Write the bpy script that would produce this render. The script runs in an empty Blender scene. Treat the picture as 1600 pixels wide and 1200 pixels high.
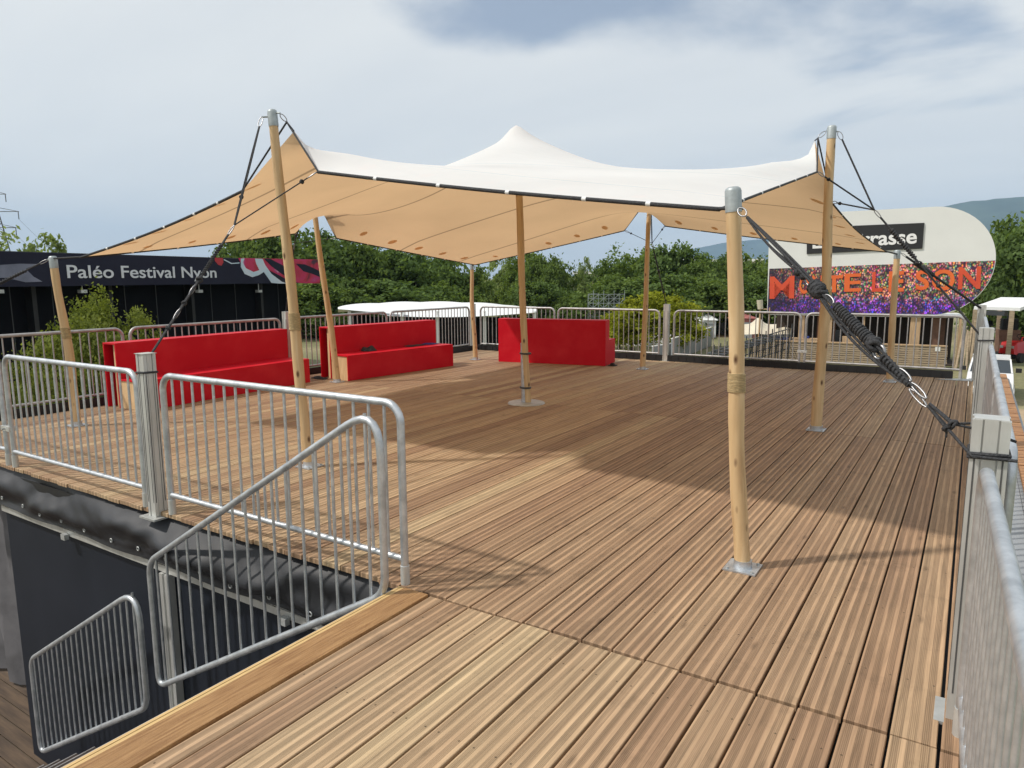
import bpy, math, random
import numpy as np
from mathutils import Vector, Matrix

# ------------------------------------------------------------------ camera, sky, sun, exposure
S = bpy.context.scene
COL = S.collection
H = 1.56                       # eye height above the deck; the deck surface is z = 0, the ground z = -3
GZ = -3.0
F_PX = 1107.85                 # focal length in pixels of the 1600 px wide photograph
RT = Vector((0.83904423, 0.54403209, -0.00581968))
UP = Vector((-0.07555137, 0.12710031, 0.98900834))
FW = Vector((-0.53879196, 0.82938206, -0.14774515))
cam_d = bpy.data.cameras.new('camera'); cam = bpy.data.objects.new('camera', cam_d); COL.objects.link(cam)
cam.matrix_world = Matrix(((RT.x, UP.x, -FW.x, 0), (RT.y, UP.y, -FW.y, 0), (RT.z, UP.z, -FW.z, H), (0, 0, 0, 1)))
cam_d.sensor_width = 36; cam_d.lens = 36 * F_PX / 1600; cam_d.clip_start = 0.02; cam_d.clip_end = 30000
S.camera = cam

SUN = Vector((-0.63, -0.57, 1.0)).normalized()
elev = math.asin(SUN.z)
sun_d = bpy.data.lights.new('sun', 'SUN'); sun = bpy.data.objects.new('sun', sun_d); COL.objects.link(sun)
sun_d.energy = 2.05; sun_d.angle = math.radians(2.4); sun_d.color = (1.0, 0.94, 0.86)
sun.rotation_euler = SUN.to_track_quat('Z', 'Y').to_euler(); sun.location = (0, 0, 30)

W = bpy.data.worlds.new('World'); S.world = W; W.use_nodes = True
wt = W.node_tree; wt.nodes.clear()
def wn(t, **k):
    n = wt.nodes.new(t)
    for a, b in k.items(): setattr(n, a, b)
    return n
sky = wn('ShaderNodeTexSky', sky_type='NISHITA', sun_disc=False, sun_elevation=elev, sun_rotation=math.atan2(SUN.x, SUN.y), altitude=400, air_density=1.0, dust_density=2.5, ozone_density=1.0)
bg1 = wn('ShaderNodeBackground'); bg1.inputs[1].default_value = 0.07
bg2 = wn('ShaderNodeBackground'); bg2.inputs[1].default_value = 0.51
tc = wn('ShaderNodeTexCoord'); sep = wn('ShaderNodeSeparateXYZ'); wt.links.new(tc.outputs['Generated'], sep.inputs[0])
# cloud layer: project the view direction on a flat layer overhead
zz = wn('ShaderNodeMath', operation='MAXIMUM'); zz.inputs[1].default_value = 0.0; wt.links.new(sep.outputs[2], zz.inputs[0])
za = wn('ShaderNodeMath', operation='ADD'); za.inputs[1].default_value = 0.16; wt.links.new(zz.outputs[0], za.inputs[0])
dx = wn('ShaderNodeMath', operation='DIVIDE'); wt.links.new(sep.outputs[0], dx.inputs[0]); wt.links.new(za.outputs[0], dx.inputs[1])
dy = wn('ShaderNodeMath', operation='DIVIDE'); wt.links.new(sep.outputs[1], dy.inputs[0]); wt.links.new(za.outputs[0], dy.inputs[1])
cmb = wn('ShaderNodeCombineXYZ'); wt.links.new(dx.outputs[0], cmb.inputs[0]); wt.links.new(dy.outputs[0], cmb.inputs[1])
n1 = wn('ShaderNodeTexNoise'); n1.inputs['Scale'].default_value = 0.85; n1.inputs['Detail'].default_value = 9; n1.inputs['Roughness'].default_value = 0.52; n1.inputs['Distortion'].default_value = 0.3
mp = wn('ShaderNodeMapping'); mp.inputs['Location'].default_value = (3.1, 1.4, 0.0); wt.links.new(cmb.outputs[0], mp.inputs[0]); wt.links.new(mp.outputs[0], n1.inputs['Vector'])
# one open blue patch (a gap in the cloud sheet) high ahead of the camera
gs = wn('ShaderNodeMapping', vector_type='TEXTURE'); gs.inputs['Location'].default_value = (-0.84, 1.72, 0); gs.inputs['Rotation'].default_value = (0, 0, math.radians(32)); gs.inputs['Scale'].default_value = (2.5, 1, 1); wt.links.new(cmb.outputs[0], gs.inputs[0])
gap = wn('ShaderNodeVectorMath', operation='LENGTH'); wt.links.new(gs.outputs[0], gap.inputs[0])
gr = wn('ShaderNodeMapRange'); gr.inputs[1].default_value = 0.06; gr.inputs[2].default_value = 0.56; gr.inputs[3].default_value = -0.17; gr.inputs[4].default_value = 0.20; wt.links.new(gap.outputs['Value'], gr.inputs[0])
ad = wn('ShaderNodeMath', operation='ADD'); wt.links.new(n1.outputs[0], ad.inputs[0]); wt.links.new(gr.outputs[0], ad.inputs[1])
cr = wn('ShaderNodeMapRange'); cr.inputs[1].default_value = 0.38; cr.inputs[2].default_value = 0.55; cr.inputs[3].default_value = 0.25; cr.inputs[4].default_value = 0.92; cr.interpolation_type = 'SMOOTHSTEP'; wt.links.new(ad.outputs[0], cr.inputs[0])
# cloud brightness: soft grey and white streaks
n2 = wn('ShaderNodeTexNoise'); n2.inputs['Scale'].default_value = 1.1; n2.inputs['Detail'].default_value = 7; n2.inputs['Roughness'].default_value = 0.55
m2 = wn('ShaderNodeMapping'); m2.inputs['Location'].default_value = (9, 2, 3); m2.inputs['Rotation'].default_value = (0, 0, 0.5); m2.inputs['Scale'].default_value = (0.6, 1.5, 1); wt.links.new(cmb.outputs[0], m2.inputs[0]); wt.links.new(m2.outputs[0], n2.inputs['Vector'])
rmp = wn('ShaderNodeValToRGB'); wt.links.new(n2.outputs[0], rmp.inputs[0])
rmp.color_ramp.elements[0].position = 0.30; rmp.color_ramp.elements[0].color = (0.93, 0.965, 0.98, 1)
rmp.color_ramp.elements[1].position = 0.68; rmp.color_ramp.elements[1].color = (1.04, 1.06, 1.045, 1)
wt.links.new(sky.outputs[0], bg1.inputs[0]); wt.links.new(rmp.outputs[0], bg2.inputs[0])
mx = wn('ShaderNodeMixShader'); wt.links.new(cr.outputs[0], mx.inputs[0]); wt.links.new(bg1.outputs[0], mx.inputs[1]); wt.links.new(bg2.outputs[0], mx.inputs[2])
wo = wn('ShaderNodeOutputWorld'); wt.links.new(mx.outputs[0], wo.inputs[0])

S.view_settings.view_transform = 'Standard'; S.view_settings.look = 'None'; S.view_settings.exposure = 0.78; S.view_settings.gamma = 1.0
S.cycles.max_bounces = 7; S.cycles.diffuse_bounces = 4; S.cycles.glossy_bounces = 3; S.cycles.transmission_bounces = 4; S.cycles.transparent_max_bounces = 8
S.cycles.use_denoising = True; S.cycles.volume_bounces = 0

# ------------------------------------------------------------------ pixel helpers (photograph coordinates -> places in the world)
def ray(x, y): return RT * ((x - 800) / F_PX) - UP * ((y - 600) / F_PX) + FW
def at(x, y, D):                                   # point at horizontal distance D
    d = ray(x, y); t = D / math.hypot(d.x, d.y); return Vector((t * d.x, t * d.y, H + t * d.z))
def gnd(x, y, z=0.0):
    d = ray(x, y); t = (z - H) / d.z; return Vector((t * d.x, t * d.y, z))
class Plane:                                       # a vertical plane through A and B; gives (along, z)
    def __init__(s, A, B):
        s.P = Vector((A[0], A[1], 0)); s.u = (Vector((B[0], B[1], 0)) - s.P).normalized(); s.n = Vector((s.u.y, -s.u.x, 0))
    def __call__(s, x, y, off=0.0):
        d = ray(x, y); q = s.P + s.n * off; t = (q - Vector((0, 0, H))).dot(s.n) / d.dot(s.n); w = Vector((0, 0, H)) + d * t
        return (w - s.P).dot(s.u), w.z
    @property
    def rot(s): return math.atan2(s.u.y, s.u.x)

# ------------------------------------------------------------------ mesh builder
class MB:
    def __init__(s): s.v = []; s.f = []; s.sm = []; s.uv = []; s.tone = []; s.mi = []
    def add(s, vs, fs, smooth=False, uv=None, tone=0.5, mi=0):
        o = len(s.v); s.v.extend([tuple(a) for a in vs])
        for k, f in enumerate(fs):
            s.f.append([o + i for i in f]); s.sm.append(smooth); s.tone.append(tone); s.mi.append(mi)
            s.uv.append(uv[k] if uv else None)
        return s
    def box(s, a, b, M=None, tone=0.5, mi=0):
        x0, y0, z0 = a; x1, y1, z1 = b
        if x0 > x1: x0, x1 = x1, x0
        if y0 > y1: y0, y1 = y1, y0
        if z0 > z1: z0, z1 = z1, z0
        vs = [Vector(q) for q in ((x0,y0,z0),(x1,y0,z0),(x1,y1,z0),(x0,y1,z0),(x0,y0,z1),(x1,y0,z1),(x1,y1,z1),(x0,y1,z1))]
        if M is not None: vs = [M @ q for q in vs]
        return s.add(vs, [(3,2,1,0),(4,5,6,7),(0,1,5,4),(1,2,6,5),(2,3,7,6),(3,0,4,7)], tone=tone, mi=mi)
    def beam(s, a, b, w, h, tone=0.5):             # a bar of w x h section from a to b
        a = Vector(a); b = Vector(b); d = (b - a); L = d.length; q = d.to_track_quat('X', 'Z').to_matrix().to_4x4()
        return s.box((0, -w/2, -h/2), (L, w/2, h/2), Matrix.Translation(a) @ q, tone)
    def tube(s, pts, r, seg=10, smooth=True, caps=True, closed=False):
        pts = [Vector(p) for p in pts]; n = len(pts)
        rs = r if isinstance(r, (list, tuple)) else [r] * n
        up = None; rings = []
        for i in range(n):
            if closed: t = pts[(i+1) % n] - pts[i-1]
            else: t = pts[min(i+1, n-1)] - pts[max(i-1, 0)]
            t.normalize()
            if up is None:
                up = Vector((0, 0, 1)) if abs(t.z) < 0.9 else Vector((1, 0, 0))
            sd = t.cross(up)
            if sd.length < 1e-6: sd = t.orthogonal()
            sd.normalize(); up = sd.cross(t).normalized()
            rings.append([pts[i] + (sd * math.cos(2*math.pi*k/seg) + up * math.sin(2*math.pi*k/seg)) * rs[i] for k in range(seg)])
        vs = [v for rg in rings for v in rg]; fs = []
        for i in range(n if closed else n - 1):
            j = (i + 1) % n
            for k in range(seg):
                k2 = (k + 1) % seg
                fs.append((i*seg+k, j*seg+k, j*seg+k2, i*seg+k2)[::-1])
        s.add(vs, fs, smooth)
        if caps and not closed:
            s.add(rings[0], [tuple(range(seg))[::-1][::-1]]); s.add(rings[-1], [tuple(range(seg))[::-1]])
        return s
    def prism(s, poly, z0, z1, M=None, tone=0.5):
        n = len(poly); vs = [Vector((x, y, z0)) for x, y in poly] + [Vector((x, y, z1)) for x, y in poly]
        if M is not None: vs = [M @ q for q in vs]
        return s.add(vs, [tuple(range(n))[::-1], tuple(range(n, 2*n))] + [(i, (i+1) % n, n+(i+1) % n, n+i) for i in range(n)], tone=tone)
    def blob(s, c, r, seg=10, rings=7, sq=(1,1,1), M=None):
        vs = []; fs = []
        for i in range(rings + 1):
            th = math.pi * i / rings
            for k in range(seg):
                a = 2*math.pi*k/seg; q = Vector((math.sin(th)*math.cos(a)*r*sq[0], math.sin(th)*math.sin(a)*r*sq[1], math.cos(th)*r*sq[2]))
                if M is not None: q = M @ q
                vs.append(Vector(c) + q)
        for i in range(rings):
            for k in range(seg):
                k2 = (k+1) % seg; fs.append((i*seg+k, (i+1)*seg+k, (i+1)*seg+k2, i*seg+k2))
        return s.add(vs, fs, True)
    def mesh(s, name, mats):
        me = bpy.data.meshes.new(name); me.from_pydata(s.v, [], s.f)
        mats = mats if isinstance(mats, (list, tuple)) else [mats]
        for m in mats: me.materials.append(m)
        me.polygons.foreach_set('use_smooth', s.sm)
        if max(s.mi or [0]): me.polygons.foreach_set('material_index', s.mi)
        if any(u is not None for u in s.uv):
            l = me.uv_layers.new(name='UVMap'); dat = []
            for f, u in zip(s.f, s.uv):
                for k in range(len(f)): dat.extend(u[k] if u else (0, 0))
            l.data.foreach_set('uv', dat)
        if len(set(s.tone)) > 1:
            a = me.attributes.new('tone', 'FLOAT', 'FACE'); a.data.foreach_set('value', s.tone)
        me.update(); return me

def link(name, me, parent=None):
    o = bpy.data.objects.new(name, me); COL.objects.link(o)
    if parent is not None: o.parent = parent
    return o
def tag(o, label=None, cat=None, group=None, kind=None):
    if label: o['label'] = label
    if cat: o['category'] = cat
    if group: o['group'] = group
    if kind: o['kind'] = kind
    return o
def thing(name, label, cat, loc=(0, 0, 0), rz=0.0, group=None):
    o = bpy.data.objects.new(name, None); COL.objects.link(o); o.empty_display_size = 0.2
    o.location = loc; o.rotation_euler = (0, 0, rz); return tag(o, label, cat, group)
def part(name, mb, mat, root, world=False, label=None):
    if world:
        Mi = (Matrix.Translation(root.location) @ root.rotation_euler.to_matrix().to_4x4()).inverted()
        mb.v = [tuple(Mi @ Vector(q)) for q in mb.v]
    o = link(name, mb.mesh(name, mat), root)
    if label: o['label'] = label
    return o
def copy_tree(o, parent=None):
    c = o.copy(); COL.objects.link(c)
    if parent is not None: c.parent = parent
    for ch in [x for x in bpy.data.objects if x.parent == o]: copy_tree(ch, c)
    return c

# ------------------------------------------------------------------ materials
def mat(name, col, rough=0.6, metal=0.0, var=0.0, scale=8.0, bump=0.0, bscale=40.0, col2=None, stretch=(1, 1, 1), spec=0.5, coords='Object', lo=0.35, hi=0.65):
    m = bpy.data.materials.new(name); m.use_nodes = True; nt = m.node_tree; b = nt.nodes['Principled BSDF']
    b.inputs['Base Color'].default_value = (*col, 1); b.inputs['Roughness'].default_value = rough; b.inputs['Metallic'].default_value = metal
    b.inputs['Specular IOR Level'].default_value = spec
    if var or col2 or bump:
        t = nt.nodes.new('ShaderNodeTexCoord'); mp = nt.nodes.new('ShaderNodeMapping'); mp.inputs['Scale'].default_value = stretch
        nt.links.new(t.outputs[coords], mp.inputs[0])
    if var or col2:
        n = nt.nodes.new('ShaderNodeTexNoise'); n.inputs['Scale'].default_value = scale; n.inputs['Detail'].default_value = 6; n.inputs['Roughness'].default_value = 0.6
        nt.links.new(mp.outputs[0], n.inputs['Vector'])
        r = nt.nodes.new('ShaderNodeValToRGB'); r.color_ramp.elements[0].position = lo; r.color_ramp.elements[1].position = hi
        c2 = col2 or tuple(min(1, c * (1 + var)) for c in col); c1 = col if col2 else tuple(c * (1 - var) for c in col)
        r.color_ramp.elements[0].color = (*c1, 1); r.color_ramp.elements[1].color = (*c2, 1)
        nt.links.new(n.outputs[0], r.inputs[0]); nt.links.new(r.outputs[0], b.inputs['Base Color'])
    if bump:
        n = nt.nodes.new('ShaderNodeTexNoise'); n.inputs['Scale'].default_value = bscale; n.inputs['Detail'].default_value = 5
        nt.links.new(mp.outputs[0], n.inputs['Vector']); bp = nt.nodes.new('ShaderNodeBump'); bp.inputs['Strength'].default_value = bump; bp.inputs['Distance'].default_value = 0.01
        nt.links.new(n.outputs[0], bp.inputs['Height']); nt.links.new(bp.outputs[0], b.inputs['Normal'])
    return m

M = {}
M['galv'] = mat('galvanised_steel', (0.42, 0.45, 0.48), 0.42, 0.75, col2=(0.62, 0.65, 0.68), scale=14, bump=0.15, bscale=30)
M['galv_dull'] = mat('dull_galvanised_tube', (0.30, 0.29, 0.29), 0.5, 0.55, col2=(0.46, 0.45, 0.45), scale=10)
M['alu'] = mat('aluminium_profile', (0.47, 0.47, 0.45), 0.42, 0.45, col2=(0.60, 0.61, 0.59), scale=9, stretch=(1, 1, 0.3), bump=0.08, bscale=60)
M['cap'] = mat('dull_cast_steel', (0.30, 0.34, 0.35), 0.5, 0.45, col2=(0.42, 0.46, 0.47), scale=18, bump=0.15)
M['groove_shade'] = mat('profile_groove_shadow', (0.07, 0.07, 0.07), 0.7)
M['chrome'] = mat('bright_zinc', (0.30, 0.30, 0.31), 0.36, 0.85)
M['rope'] = mat('black_rope', (0.018, 0.019, 0.022), 0.75, bump=0.8, bscale=160, col2=(0.045, 0.047, 0.052), scale=120)
M['red'] = mat('red_painted_plywood', (0.53, 0.004, 0.017), 0.5, spec=0.2, col2=(0.64, 0.030, 0.042), scale=2.6, bump=0.15, bscale=14, lo=0.45, hi=0.85)
M['ply'] = mat('raw_plywood', (0.55, 0.37, 0.19), 0.65, col2=(0.70, 0.50, 0.28), scale=5, stretch=(6, 6, 0.8))
M['black'] = mat('black_sheet', (0.010, 0.011, 0.013), 0.55, var=0.3, scale=3)
M['tarp'] = mat('black_pvc_tarpaulin', (0.018, 0.020, 0.025), 0.55, var=0.35, scale=2.5, bump=0.25, bscale=7)
M['navy'] = mat('dark_slate_painted_panel', (0.007, 0.011, 0.019), 0.6, col2=(0.012, 0.016, 0.026), scale=1.4, spec=0.3)
M['black_dull'] = mat('black_stage_cloth', (0.004, 0.0048, 0.0075), 0.9, col2=(0.007, 0.008, 0.011), scale=0.8, spec=0.15)
M['white'] = mat('white_board', (0.74, 0.75, 0.73), 0.5, var=0.03, scale=0.6)
M['pvc_white'] = mat('white_tent_fabric', (0.72, 0.74, 0.74), 0.6, var=0.06, scale=1.2)
M['cream'] = mat('cream_tent_fabric', (0.60, 0.54, 0.42), 0.7, var=0.08, scale=1.0)
M['darkwood'] = mat('dark_brown_boards', (0.035, 0.022, 0.015), 0.7, var=0.3, scale=3, stretch=(6, 6, 1))
M['postwood'] = mat('pale_timber', (0.45, 0.31, 0.18), 0.7, var=0.2, scale=4, stretch=(8, 8, 0.6))
M['slatwood'] = mat('weathered_slats', (0.36, 0.28, 0.19), 0.8, var=0.25, scale=4, stretch=(1, 1, 8))
M['greenmetal'] = mat('scaffold_steel', (0.30, 0.34, 0.33), 0.5, 0.4)
M['charc'] = mat('dark_grey_steel', (0.06, 0.065, 0.07), 0.5, 0.3)
M['concrete'] = mat('pale_render', (0.50, 0.44, 0.34), 0.8, var=0.08, scale=0.3)
M['windowglass'] = mat('dark_window_glass', (0.03, 0.04, 0.05), 0.15)
M['bark'] = mat('bark', (0.07, 0.05, 0.035), 0.9, var=0.3, scale=6, stretch=(3, 3, 0.5))
M['lightgrey'] = mat('grey_site_panel', (0.30, 0.32, 0.34), 0.5, 0.1, var=0.05, scale=1)
M['rubber'] = mat('black_rubber', (0.012, 0.012, 0.012), 0.8)
M['mowerred'] = mat('red_machine_paint', (0.42, 0.012, 0.012), 0.3)
M['carwhite'] = mat('white_car_paint', (0.72, 0.73, 0.74), 0.25)
M['blue'] = mat('blue_cloth', (0.02, 0.04, 0.22), 0.7)
M['darkcloth'] = mat('dark_grey_cloth', (0.03, 0.03, 0.032), 0.85)
M['plate'] = mat('pale_steel_plate', (0.50, 0.52, 0.52), 0.45, 0.4, col2=(0.36, 0.37, 0.36), scale=7)
M['green_tag'] = mat('green_tape', (0.02, 0.14, 0.07), 0.5)
M['greenroof'] = mat('green_canvas', (0.02, 0.13, 0.09), 0.7)
M['pinkroof'] = mat('faded_red_canvas', (0.36, 0.13, 0.12), 0.8)
M['lash'] = mat('straw_lashing', (0.48, 0.36, 0.19), 0.8, var=0.3, scale=40, stretch=(1, 1, 8), bump=0.7, bscale=90)
M['nosing'] = mat('light_pine_nosing', (0.55, 0.38, 0.17), 0.6, var=0.12, scale=20, stretch=(10, 0.6, 10))
M['brick'] = mat('brown_shed_boards', (0.17, 0.09, 0.06), 0.8, var=0.2, scale=4)
M['crateblue'] = mat('blue_crate_plastic', (0.03, 0.05, 0.24), 0.5)
M['text'] = mat('pale_grey_lettering', (0.62, 0.64, 0.68), 0.5)
M['textwhite'] = mat('white_lettering', (0.82, 0.82, 0.82), 0.5)
M['signblack'] = mat('black_sign_board', (0.018, 0.018, 0.02), 0.5)
M['orange'] = mat('orange_lettering', (0.80, 0.17, 0.03), 0.5, col2=(0.62, 0.07, 0.03), scale=0.35)
M['orangered'] = mat('red_orange_lettering', (0.62, 0.06, 0.03), 0.5, col2=(0.70, 0.10, 0.03), scale=0.8)
M['insul'] = mat('pylon_steel', (0.10, 0.11, 0.12), 0.6, 0.3)
M['tray'] = mat('cream_plastic', (0.55, 0.50, 0.38), 0.6)

def node_mat(name):
    m = bpy.data.materials.new(name); m.use_nodes = True; nt = m.node_tree
    def N(t, **k):
        n = nt.nodes.new(t)
        for a, b in k.items(): setattr(n, a, b)
        return n
    return m, nt, N, nt.nodes['Principled BSDF'], nt.links.new
def ramp(N, stops):
    r = N('ShaderNodeValToRGB'); e = r.color_ramp.elements
    while len(e) < len(stops): e.new(0.5)
    for k, (p, c) in enumerate(stops): e[k].position = p; e[k].color = (*c, 1) if len(c) == 3 else c
    return r

# grooved decking: u = metres across the board, v = metres along it (world), tone = random per board
m, nt, N, B, L = node_mat('grooved_decking'); M['deck'] = m
uv = N('ShaderNodeUVMap'); sp = N('ShaderNodeSeparateXYZ'); L(uv.outputs[0], sp.inputs[0])
tone = N('ShaderNodeAttribute', attribute_name='tone')
def MA(op, a=None, b=None, c=None):
    n = N('ShaderNodeMath', operation=op)
    for i, q in enumerate((a, b, c)):
        if q is None: continue
        if isinstance(q, (int, float)): n.inputs[i].default_value = q
        else: L(q, n.inputs[i])
    return n.outputs[0]
# four smooth ribs separated by three grooved zones over 0.14 m
ph = MA('FRACT', MA('DIVIDE', MA('ADD', sp.outputs[0], 0.008), 0.0433))
zone = MA('GREATER_THAN', ph, 0.36)                                        # 1 inside the fine-grooved zones
gw = MA('SINE', MA('MULTIPLY', sp.outputs[0], 2 * math.pi / 0.0056))
groove = MA('MULTIPLY', zone, MA('MULTIPLY_ADD', gw, 0.5, 0.5))
seed = MA('MULTIPLY', tone.outputs['Fac'], 57.0)
cv = N('ShaderNodeCombineXYZ'); L(MA('MULTIPLY', sp.outputs[0], 75.0), cv.inputs[0]); L(MA('MULTIPLY', sp.outputs[1], 2.6), cv.inputs[1]); L(seed, cv.inputs[2])
gr1 = N('ShaderNodeTexNoise'); gr1.inputs['Scale'].default_value = 1.0; gr1.inputs['Detail'].default_value = 7; gr1.inputs['Roughness'].default_value = 0.62; gr1.inputs['Distortion'].default_value = 0.6; L(cv.outputs[0], gr1.inputs['Vector'])
cv2 = N('ShaderNodeCombineXYZ'); L(MA('MULTIPLY', sp.outputs[0], 9.0), cv2.inputs[0]); L(MA('MULTIPLY', sp.outputs[1], 1.1), cv2.inputs[1]); L(seed, cv2.inputs[2])
gr2 = N('ShaderNodeTexNoise'); gr2.inputs['Scale'].default_value = 1.0; gr2.inputs['Detail'].default_value = 4; L(cv2.outputs[0], gr2.inputs['Vector'])
base = ramp(N, [(0.0, (0.215, 0.127, 0.080)), (0.3, (0.300, 0.190, 0.113)), (0.52, (0.365, 0.245, 0.147)), (0.76, (0.42, 0.302, 0.180)), (1.0, (0.46, 0.35, 0.205))])
L(MA('ADD', MA('MULTIPLY', tone.outputs['Fac'], 0.62), MA('MULTIPLY', gr2.outputs[0], 0.42)), base.inputs[0])
grm = N('ShaderNodeMapRange'); grm.inputs[1].default_value = 0.3; grm.inputs[2].default_value = 0.7; grm.inputs[3].default_value = 0.75; grm.inputs[4].default_value = 1.22; L(gr1.outputs[0], grm.inputs[0])
ribm = MA('SUBTRACT', MA('SUBTRACT', 1.20, MA('MULTIPLY', zone, 0.24)), MA('MULTIPLY', groove, 0.20))
# knots
cv3 = N('ShaderNodeCombineXYZ'); L(MA('MULTIPLY', sp.outputs[0], 14.0), cv3.inputs[0]); L(MA('MULTIPLY', sp.outputs[1], 4.5), cv3.inputs[1]); L(seed, cv3.inputs[2])
vo = N('ShaderNodeTexVoronoi'); vo.inputs['Scale'].default_value = 0.55; L(cv3.outputs[0], vo.inputs['Vector'])
kn = N('ShaderNodeMapRange'); kn.inputs[1].default_value = 0.03; kn.inputs[2].default_value = 0.13; kn.inputs[3].default_value = 0.62; kn.inputs[4].default_value = 1.0; L(vo.outputs['Distance'], kn.inputs[0])
ribi = MA('FLOOR', MA('DIVIDE', MA('SUBTRACT', sp.outputs[0], 0.0076), 0.0217))
wnz = N('ShaderNodeTexWhiteNoise', noise_dimensions='2D'); cw = N('ShaderNodeCombineXYZ'); L(ribi, cw.inputs[0]); L(seed, cw.inputs[1]); L(cw.outputs[0], wnz.inputs['Vector'])
tot = MA('MULTIPLY', MA('MULTIPLY', MA('MULTIPLY', grm.outputs[0], ribm), kn.outputs[0]), MA('MULTIPLY_ADD', wnz.outputs['Value'], 0.22, 0.89))
tcs = N('ShaderNodeTexCoord'); sps = N('ShaderNodeSeparateXYZ'); L(tcs.outputs['Object'], sps.inputs[0])
jy = MA('PINGPONG', MA('ADD', sps.outputs[1], 0.115), 0.311); ju = MA('MINIMUM', MA('ABSOLUTE', MA('SUBTRACT', sp.outputs[0], 0.024)), MA('ABSOLUTE', MA('SUBTRACT', sp.outputs[0], 0.113)))
rd = MA('SQRT', MA('ADD', MA('MULTIPLY', jy, jy), MA('MULTIPLY', ju, ju))); scw = N('ShaderNodeMapRange'); scw.inputs[1].default_value = 0.0028; scw.inputs[2].default_value = 0.0050; scw.inputs[3].default_value = 0.35; scw.inputs[4].default_value = 1.0; L(rd, scw.inputs[0])
sn = N('ShaderNodeTexNoise'); sn.inputs['Scale'].default_value = 3.2; sn.inputs['Detail'].default_value = 6; sn.inputs['Roughness'].default_value = 0.7; L(tcs.outputs['Object'], sn.inputs['Vector'])
sr = N('ShaderNodeMapRange'); sr.inputs[1].default_value = 0.56; sr.inputs[2].default_value = 0.68; sr.inputs[3].default_value = 1.0; sr.inputs[4].default_value = 0.80; L(sn.outputs[0], sr.inputs[0])
tot = MA('MULTIPLY', MA('MULTIPLY', tot, scw.outputs[0]), sr.outputs[0])
vm = N('ShaderNodeVectorMath', operation='SCALE'); L(base.outputs[0], vm.inputs[0]); L(tot, vm.inputs['Scale'])
# broad weathering and foot traffic dirt
tco = N('ShaderNodeTexCoord'); dn = N('ShaderNodeTexNoise'); dn.inputs['Scale'].default_value = 0.9; dn.inputs['Detail'].default_value = 5; L(tco.outputs['Object'], dn.inputs['Vector'])
dr = N('ShaderNodeMapRange'); dr.inputs[1].default_value = 0.35; dr.inputs[2].default_value = 0.7; dr.inputs[3].default_value = 0.0; dr.inputs[4].default_value = 0.42; L(dn.outputs[0], dr.inputs[0])
mxc = N('ShaderNodeMix', data_type='RGBA'); L(dr.outputs[0], mxc.inputs[0]); L(vm.outputs[0], mxc.inputs[6])
gy = N('ShaderNodeVectorMath', operation='MULTIPLY'); L(vm.outputs[0], gy.inputs[0]); gy.inputs[1].default_value = (0.78, 0.81, 0.87); L(gy.outputs[0], mxc.inputs[7])
L(mxc.outputs[2], B.inputs['Base Color']); B.inputs['Roughness'].default_value = 0.72; B.inputs['Specular IOR Level'].default_value = 0.3
bp = N('ShaderNodeBump'); bp.inputs['Strength'].default_value = 0.7; bp.inputs['Distance'].default_value = 0.0018
L(MA('ADD', MA('MULTIPLY', groove, -1.0), MA('MULTIPLY', gr1.outputs[0], 0.35)), bp.inputs['Height']); L(bp.outputs[0], B.inputs['Normal'])

# peeled timber pole with knots
m, nt, N, B, L = node_mat('peeled_pole'); M['pole'] = m
t = N('ShaderNodeTexCoord'); mp_ = N('ShaderNodeMapping'); mp_.inputs['Scale'].default_value = (9, 9, 0.9); L(t.outputs['Object'], mp_.inputs[0])
n = N('ShaderNodeTexNoise'); n.inputs['Scale'].default_value = 2.2; n.inputs['Detail'].default_value = 7; n.inputs['Distortion'].default_value = 0.4; L(mp_.outputs[0], n.inputs['Vector'])
r = ramp(N, [(0.26, (0.36, 0.215, 0.10)), (0.42, (0.52, 0.355, 0.185)), (0.58, (0.58, 0.41, 0.22)), (0.74, (0.69, 0.52, 0.31))]); L(n.outputs[0], r.inputs[0])
mq = N('ShaderNodeMapping'); mq.inputs['Scale'].default_value = (10, 10, 4.6); L(t.outputs['Object'], mq.inputs[0])
v = N('ShaderNodeTexVoronoi'); v.inputs['Scale'].default_value = 1.0; L(mq.outputs[0], v.inputs['Vector'])
k = N('ShaderNodeMapRange'); k.inputs[1].default_value = 0.07; k.inputs[2].default_value = 0.17; k.inputs[3].default_value = 1.0; k.inputs[4].default_value = 0.0; L(v.outputs['Distance'], k.inputs[0])
x = N('ShaderNodeMix', data_type='RGBA'); L(k.outputs[0], x.inputs[0]); L(r.outputs[0], x.inputs[6]); x.inputs[7].default_value = (0.10, 0.045, 0.018, 1); L(x.outputs[2], B.inputs['Base Color'])
B.inputs['Roughness'].default_value = 0.55
bp = N('ShaderNodeBump'); bp.inputs['Strength'].default_value = 0.4; bp.inputs['Distance'].default_value = 0.006; L(n.outputs[0], bp.inputs['Height']); L(bp.outputs[0], B.inputs['Normal'])

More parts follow.
